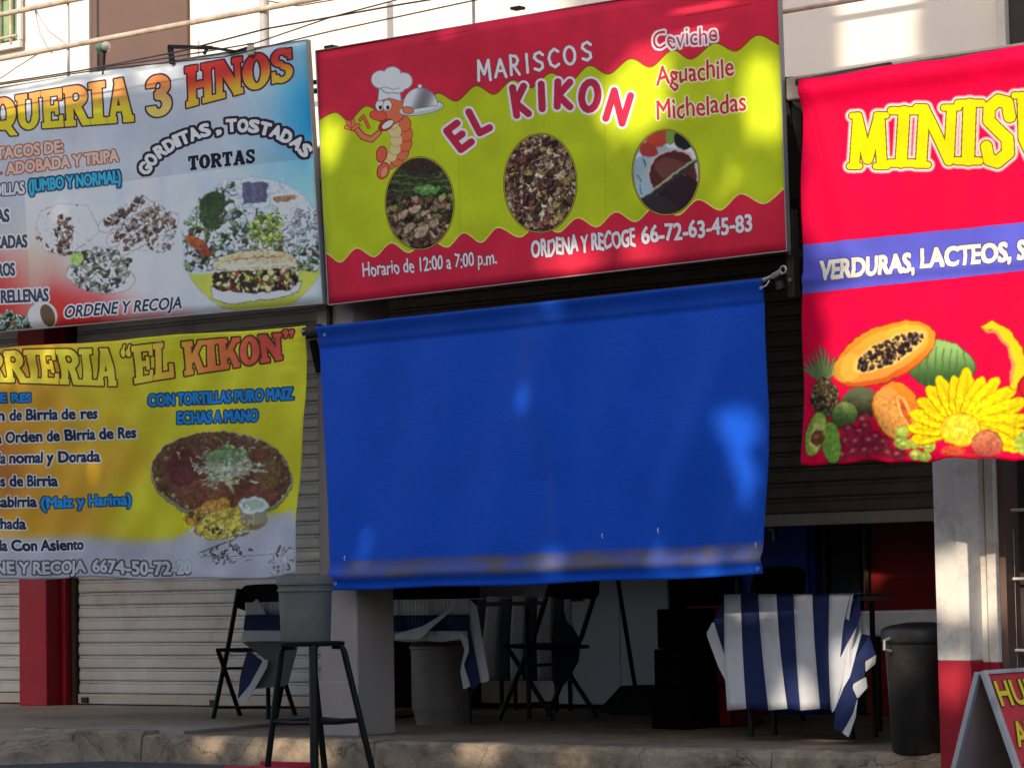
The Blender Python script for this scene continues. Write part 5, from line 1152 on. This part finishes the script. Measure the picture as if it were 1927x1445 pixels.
# pale table at right behind the bin
YB = 1.0
x0_, x1_ = at(1612, 1165, Y=YB).x, at(1800, 1165, Y=YB).x; z1_ = at(1690, 1150, Y=YB).z
table(x0_, x1_, YB+.02, YB+.7, z1_, 'plain table between the striped cloth and the black bin')
c = tag(boxo('white_tablecloth', (x0_-.01, YB, z1_-.13), (x1_, YB+.73, z1_+.003), whitec, None, .01), 'short plain white cloth on the table behind the black bin', 'tablecloth')
# ---- steel pot under the table, dustpan, dark box, red crate, coolers
pt = empty('steel_pot', 'tall dull steel pot standing under the sideways striped cloth', 'pot')
pb = at(832, 1338, Y=YT+.3); zpt = at(832, 1205, Y=YT+.3).z; r = at(876, 1300, Y=YT+.3).x-at(832, 1300, Y=YT+.3).x
mpot = mat('dull_pot_metal', (.20, .18, .175), .5, .1, 8, .03, metal=.3)
mb = MB(); mb.lathe((pb.x, pb.y, 0.0), [(0, 0), (r*.86, 0), (r*.9, .05), (r*.98, .09), (r, .10), (r, zpt*.9), (r*1.06, zpt*.91), (r*1.06, zpt*.94), (r*.98, zpt*.95)], 40); mb.build('body', mpot, pt, True)
mb = MB(); mb.lathe((pb.x, pb.y, zpt*.95), [(r*1.02, 0), (r*.9, .03), (0, .04)], 40); mb.build('lid', mpot, pt, True)
dp = empty('dustpan', 'black long handled dustpan leaning against the pale partition', 'dustpan'); Ydp = 2.6
mb = MB(); mb.tube([at(1161, 1080, Y=Ydp+.3), at(1177, 1180, Y=Ydp+.15), at(1195, 1292, Y=Ydp)], .014, 10); mb.build('handle', blackp, dp, True)
mb = MB(); mb.prism([at(1122, 1338, Y=Ydp), at(1166, 1290, Y=Ydp), at(1230, 1290, Y=Ydp), at(1250, 1345, Y=Ydp), at(1180, 1350, Y=Ydp)], (0, .22, 0)); mb.build('pan', blackp, dp, bevel=.01)
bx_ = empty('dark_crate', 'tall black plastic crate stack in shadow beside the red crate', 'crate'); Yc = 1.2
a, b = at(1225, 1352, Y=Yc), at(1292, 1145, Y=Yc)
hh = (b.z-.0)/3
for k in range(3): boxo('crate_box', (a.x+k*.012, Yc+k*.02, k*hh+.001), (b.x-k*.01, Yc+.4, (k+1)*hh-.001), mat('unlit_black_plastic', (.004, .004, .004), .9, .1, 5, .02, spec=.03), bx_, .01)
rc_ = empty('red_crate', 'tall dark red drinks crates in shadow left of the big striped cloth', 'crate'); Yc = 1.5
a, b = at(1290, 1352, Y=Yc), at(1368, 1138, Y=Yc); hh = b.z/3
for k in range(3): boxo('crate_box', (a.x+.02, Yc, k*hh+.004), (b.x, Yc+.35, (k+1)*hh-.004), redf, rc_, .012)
def fridge(x0, x1, Y, h, m, label, dark=True, lab=None):
    f = empty('drinks_fridge', label, 'fridge', 'drinks fridges'); boxo('cabinet', (x0, Y, .0), (x1, Y+.6, h), m, f, .02)
    boxo('door', (x0+.03, Y-.03, .15), (x1-.03, Y-.004, h-.25), blackglass if dark else m, f, .008); boxo('handle', (x0+.05, Y-.06, .7), (x0+.08, Y-.031, 1.2), rust, f, .004); return f
Yf = 3.0
xs_ = [at(x, 1050, Y=Yf).x for x in (1380, 1535, 1625, 1800)]
fridge(xs_[0], xs_[1]-.01, Yf, 1.9, bluef, 'blue drinks fridge just right of the tarpaulin, seen under the half open shutter', False)
fridge(xs_[1], xs_[2]-.01, Yf+.05, 1.9, mat('very_dark_navy_paint', (.006, .009, .03), .4, .1, 4, .02), 'nearly black fridge between the blue one and the red one')
fridge(xs_[2], xs_[3], Yf-.02, 1.9, redf, 'dark red drinks fridge under the right half of the shutter', False)
p = at(1456, 1002, Y=Yf-.04); mb = MB(); mb.tube([p+Vector((-.03, 0, .02)), p+Vector((.0, -.01, .02)), p+Vector((.005, 0, -.05))], .012, 8); o = mb.build('shutter_hook', tan, smooth=True); tag(o, 'small pale hook hanging under the half open shutter', 'hook')
# ---- black bin
bn = empty('rubbish_bin', 'dusty black plastic bin with a domed lid beside the red and white column', 'bin')
Ybn = -.02; pbn = at(1712, 1418, Z=0); sc_ = FPX/float(np.dot(np.array(pbn)-CAM, W)); r1 = 66/sc_; r0 = 58/sc_; hb = 205/sc_
cx_, cy_ = pbn.x+.0, pbn.y+.12; prof = [(0, 0), (r0*.96, 0), (r0, .01), (r1, hb), (r1*1.04, hb+.004), (r1*1.06, hb+.03), (r1*1.02, hb+.035)]
mb = MB(); n = 48; vs = []; fs = []
for r, z in prof:
    for k in range(n): a = 2*math.pi*k/n; rr = r*(1+(.016 if (k % 6) < 3 and .02 < z < hb-.02 else 0)); vs.append((cx_+rr*math.cos(a), cy_+rr*math.sin(a), z))
for i in range(len(prof)-1):
    for k in range(n): fs.append((i*n+k, i*n+(k+1) % n, (i+1)*n+(k+1) % n, (i+1)*n+k))
mb.add(vs, fs); mb.build('body', binm, bn, True)
mb = MB(); mb.lathe((cx_, cy_, hb+.012), [(r1*1.10, 0), (r1*1.12, .05), (r1*1.07, .062), (r1*.85, .076), (r1*.4, .088), (0, .09)], 40); mb.build('lid', binm, bn, True)
mb = MB(); hp = Vector((cx_, cy_, hb+.0))-rt*r1*.92-fw*r1*.55; mb.tube([hp+Vector((0, 0, .03)), hp-rt*.03-fw*.02+Vector((0, 0, .02)), hp-rt*.032-fw*.02+Vector((0, 0, -.02)), hp+Vector((0, 0, -.03))], .008, 8); mb.build('handle', steel, bn, True)
# ---- pavement sign
af = empty('pavement_sign', 'red folding pavement sign with yellow hand painted words in a pale metal frame', 'sign')
Ya = -1.35; ap = at(1838, 1264, Y=Ya); xl0, xr0 = at(1790, 1445, Y=Ya), at(1906, 1445, Y=Ya); k_ = (ap.z-ZR)/(ap.z-xl0.z); fl_, fr_ = ap.x+(xl0.x-ap.x)*k_, ap.x+(xr0.x-ap.x)*k_
LY = .78
def slab_(name, p, q, Y0, Y1, t, m, par=af):   # board between two ridge-parallel lines p (top) and q (bottom)
    p, q = Vector(p), Vector(q); d = (q-p).normalized(); n = Vector((-d.z, 0, d.x))*t; mb = MB(); mb.prism([(p.x, Y0, p.z), (q.x, Y0, q.z), (q.x+n.x, Y0, q.z+n.z), (p.x+n.x, Y0, p.z+n.z)], (0, Y1-Y0, 0)); return mb.build(name, m, par, bevel=.002)
for xf, sgn in ((fl_, -1), (fr_, 1)):
    T_ = (ap.x+sgn*.012, 0, ap.z); Bt = (xf, 0, ZR)
    for ya in (Ya, Ya+LY): slab_('frame_leg', T_, Bt, ya, ya+.03, .022, aframe)
    Tb = Vector(T_)+(Vector(Bt)-Vector(T_))*.03; Bb = Vector(T_)+(Vector(Bt)-Vector(T_))*.93
    slab_('board', Tb+Vector((0, 0, 0)), Bb, Ya+.031, Ya+LY-.001, .012, redboard if sgn > 0 else mat('faded_board_back', (.42, .36, .36), .7, .15, 6, .03))
    slab_('frame_rail', Vector(T_), Tb, Ya+.031, Ya+LY-.001, .024, aframe)
# words on the board facing the street's right
V0 = Vector((ap.x+.012, 0, ap.z)); V1 = Vector((fr_, 0, ZR)); dv = (V1-V0).normalized(); nv_ = Vector((-dv.z, 0, dv.x)); 
if nv_.x < 0: nv_ = -nv_
def board_text(s, y0, s0, hgt, w):
    V, tr = text_tris(s); x0 = V[:, 0].min(); x1 = V[:, 0].max(); 
    for k, (m, off, grow) in enumerate(((darkprint, .002, .006), (yelprint, .004, 0))):
        vs = []
        for g, (ox_, oz_) in enumerate(((0, 0), (.0035, 0), (-.0035, 0), (0, .0035), (0, -.0035))):
            pass
        allv = []; allf = []
        offs = [(0, 0)]+[(c_*(.0035+grow), s_*(.0035+grow)) for c_, s_ in ((1, 0), (-1, 0), (0, 1), (0, -1), (.7, .7), (-.7, .7), (.7, -.7), (-.7, -.7))]
        for ii, (ou, ov) in enumerate(offs):
            o_ = len(allv)
            for x, y in V: u = Ya+.06+y0+(x-x0)/(x1-x0)*w+ou; sd = s0+hgt-y/CAPH*hgt+ov; P_ = V0+dv*sd+nv_*(.013+off+ii*.00008); allv.append((P_.x, u, P_.z))
            allf += [tuple(int(q)+o_ for q in t) for t in tr]
        me = bpy.data.meshes.new('lettering'); me.from_pydata(allv, [], allf); me.materials.append(m); o = bpy.data.objects.new('lettering', me); COL.objects.link(o); o.parent = af
board_text('HUEVO', .0, .05, .105, .56); board_text('AZUCAR', .02, .23, .105, .62)
board_text('TORTILLA', .02, .41, .105, .62)
# gaps where the photograph shows sun
YSg = -.1
for g in ((1200, 200, 60, 60), (1225, 140, 40, 45), (1330, 30, 55, 30), (1000, 25, 40, 30, .7), (835, 60, 45, 30, .8), (1440, 180, 34, 60), (1445, 230, 30, 40), (1370, 350, 60, 30, .8), (1120, 250, 50, 30, .6),
          (625, 270, 24, 36), (612, 350, 26, 60, .7), (690, 395, 26, 40, .4), (1040, 530, 50, 30, .8), (1030, 215, 40, 26, .5)): gap(g[0], g[1], YSg, g[2], g[3], g[4] if len(g) > 4 else 1)
for g in ((205, 160, 250, 22, .9), (60, 190, 90, 30, .8), (180, 205, 60, 24, .7), (510, 180, 60, 40, .4), (90, 440, 60, 60, .45), (300, 450, 40, 60, .4)): gap(g[0], g[1], YSg, g[2], g[3], g[4])
for g in ((60, 690, 80, 30, .9), (190, 900, 40, 46, .6), (130, 860, 70, 50, .45), (40, 1000, 40, 40, .3)): gap(g[0], g[1], YSg, g[2], g[3], g[4])
for g in ((985, 752, 12, 18), (1355, 745, 16, 30, .8), (1395, 810, 34, 40), (1400, 905, 26, 34, .9), (1020, 600, 40, 16, .8), (675, 1020, 20, 30, .9), (1180, 1020, 20, 16, .5), (1240, 1000, 14, 20, .6),
          (1040, 1062, 32, 16), (1250, 1065, 22, 14), (1330, 1065, 34, 16), (1405, 1060, 20, 14), (750, 1070, 40, 10, .7)): gap(g[0], g[1], -.12, g[2], g[3], g[4] if len(g) > 4 else 1)
gap(1560, 970, YW, 60, 12); gap(1680, 965, YW, 40, 12, .9); gap(1440, 968, YW, 12, 10, .8)
gap(1610, 1240, .25, 34, 26, 1); gap(1500, 1320, .25, 34, 44, 1); gap(1600, 1290, .25, 30, 44, 1); gap(1688, 1265, -.3, 34, 50, 1)
for g in ((430, 1402, 70, 22, 1), (560, 1412, 75, 28, 1), (900, 1412, 50, 26), (1090, 1415, 50, 22, .9), (780, 1402, 40, 14, .7), (1330, 1420, 60, 14, .7), (990, 1424, 30, 12, .7), (660, 1408, 40, 20, .6), (150, 1395, 30, 12, .3), (480, 1388, 80, 6, .6), (1250, 1418, 40, 12, .5)): gap(g[0], g[1], YK, g[2], g[3], g[4] if len(g) > 4 else 1)
gap(1540, 1402, 0, 60, 6); gap(1400, 1400, 0, 40, 5, .6)
gap(1810, 1090, YP, 90, 62); gap(1800, 1160, YP, 60, 30, .5); gap(1790, 1275, YP, 26, 40); gap(1850, 1180, YP, 40, 60, .8)
LITM = [(*q_of(at(x, y, Y=-1.15)), rx, rz) for x, y, rx, rz in ((1720, 290, .62, .56), (1850, 700, .60, .42), (1800, 430, .64, .30), (1950, 300, .7, .8), (1950, 700, .7, .5), (1690, 680, .42, .30), (1565, 240, .22, .28), (1560, 400, .18, .26), (1600, 580, .20, .16))]
ztop = 3.98
def lit(x, z):
    """does the photograph show sun where a leaf here would throw its shade?"""
    zt = ztop+.10*math.sin(x*2.1)+.05*math.sin(x*5+1)
    if z > zt:
        xa, _ = q_of(at(1490, 60, Y=YU)); xb, _ = q_of(at(1567, 60, Y=YU)); xc, _ = q_of(at(1735, 30, Y=YU)); xd, _ = q_of(at(1890, 30, Y=YU)); xe, _ = q_of(at(800, 20, Y=YU))
        if xa-1.6 < x < xb and z < 6: return random.random() < .12 + max(0, (xb-1.0-x))*.9
        if xc < x < xd+.6: return random.random() < .3
        return True
    for a, b, rx, rz in LITM:
        if ((x-a)/rx)**2+((z-b)/rz)**2 < 1: return True
    for a, b, rx, rz, s in LIT:
        rx += .05; rz += .05
        d_ = ((x-a)/rx)**2+((z-b)/rz)**2
        if d_ < 1.25 and random.random() < s*min(1, (1.25-d_)*2.2): return True
    return False
tree = empty('street_tree', 'tall leafy street tree shading the shop fronts from across the road', 'tree')
DT = 13.0                                   # metres from the fronts to the crown
base = Vector((0, 0, 0))+sdir*(DT/(-sdir.y)*1.0)
lv = []; lf = []
def crown_leaves(n, x0, x1, z0, z1):
    """leaves through the crown's volume, kept where no gap falls"""
    made = 0
    for i in range(n):
        x = random.uniform(x0, x1); z = random.uniform(z0, z1)
        if lit(x, z): continue
        t = (DT+random.uniform(-1.6, 1.6))/(-sdir.y)
        c = Vector((x, 0, z))+sdir*t
        if c.z < 2.4: continue
        s_ = random.uniform(.06, .11); u = Vector((random.gauss(0, 1), random.gauss(0, 1), random.gauss(0, 1))).normalized(); 
        nrm = (Vector((random.gauss(0, .45), random.gauss(0, .45), random.gauss(0, .45)))+sdir).normalized(); u = nrm.cross(u).normalized(); v = nrm.cross(u)
        k = len(lv); lv.extend([tuple(c-u*s_), tuple(c-v*s_*.55), tuple(c+u*s_), tuple(c+v*s_*.55)]); lf.append((k, k+1, k+2, k+3))
crown_leaves(170000, -7.2, 6.8, -2.4, 6.2)
me = bpy.data.meshes.new('crown'); me.from_pydata(lv, [], lf); me.materials.append(leafm)
cr = bpy.data.objects.new('crown', me); COL.objects.link(cr); cr.parent = tree; cr['kind'] = 'stuff'
mb = MB(); yb = -DT; mb.tube([(-1, yb, ZR-.1), (-1.05, yb, 1.5), (-.9, yb, 3), (-1.2, yb-.2, 5.5), (-.9, yb, 8)], [.32, .26, .22, .16, .06], 14)
for (a, b) in (((-.9, yb, 2.9), (2.5, yb, 6.5)), ((-1, yb, 3.2), (-4.5, yb+.3, 6.5)), ((-1.1, yb, 4.5), (1.5, yb+.5, 9)), ((-1.1, yb, 4.6), (-3.5, yb-.6, 9.5))):
    m_ = [(a[i]+b[i])/2 for i in range(3)]; m_[2] += .3; mb.tube([a, m_, b], [.13, .09, .03], 8)
mb.build('trunk', bark, tree, True)

# the row of houses across the road, behind the camera, which darkens the low sky
ob = empty('opposite_houses', 'row of plain two storey houses across the road, behind the viewer', 'building')
hx = -34
opm = mat('opposite_render', (.28, .25, .22), .9, .15, 2, .05)
for k, (w_, h_) in enumerate(((9, 6.3), (8, 5.2), (10, 6.6), (9, 5.6), (8, 6.4), (11, 5.4), (9, 6.5))):
    boxo('wall', (hx, -30, ZR), (hx+w_, -21.5-(k % 3)*.3, h_), opm, ob, 0); boxo('parapet', (hx-.05, -21.6-(k % 3)*.3+.101, h_+.002), (hx+w_-.1, -21.2-(k % 3)*.3, h_+.25), whitep, ob, 0)
    for j in range(3): boxo('window', (hx+1+j*2.7, -21.499-(k % 3)*.3, 3.4), (hx+2.3+j*2.7, -21.46-(k % 3)*.3, 4.7), darkin, ob, 0); boxo('door', (hx+1+j*2.7, -21.499-(k % 3)*.3, ZR), (hx+2.4+j*2.7, -21.46-(k % 3)*.3, 2.1), browndoor, ob, 0)
    hx += w_
# heavy service cables over the street: their shade crosses the headline of the pale blue sign
for i, (zz, r, lab) in enumerate(((5.12, .034, 'thick bundled service cable high over the street, lowest of three'), (5.205, .022, 'thick service cable high over the street, middle of three'), (5.36, .010, 'thin service cable high over the street, topmost of three'))):
    mb = MB(); mb.tube([(x, -3.0, zz+.0009*(x-2)**2-.02) for x in np.linspace(-14, 12, 27)], r, 8); tag(mb.build('service_cable', cable, smooth=True), lab, 'cable')
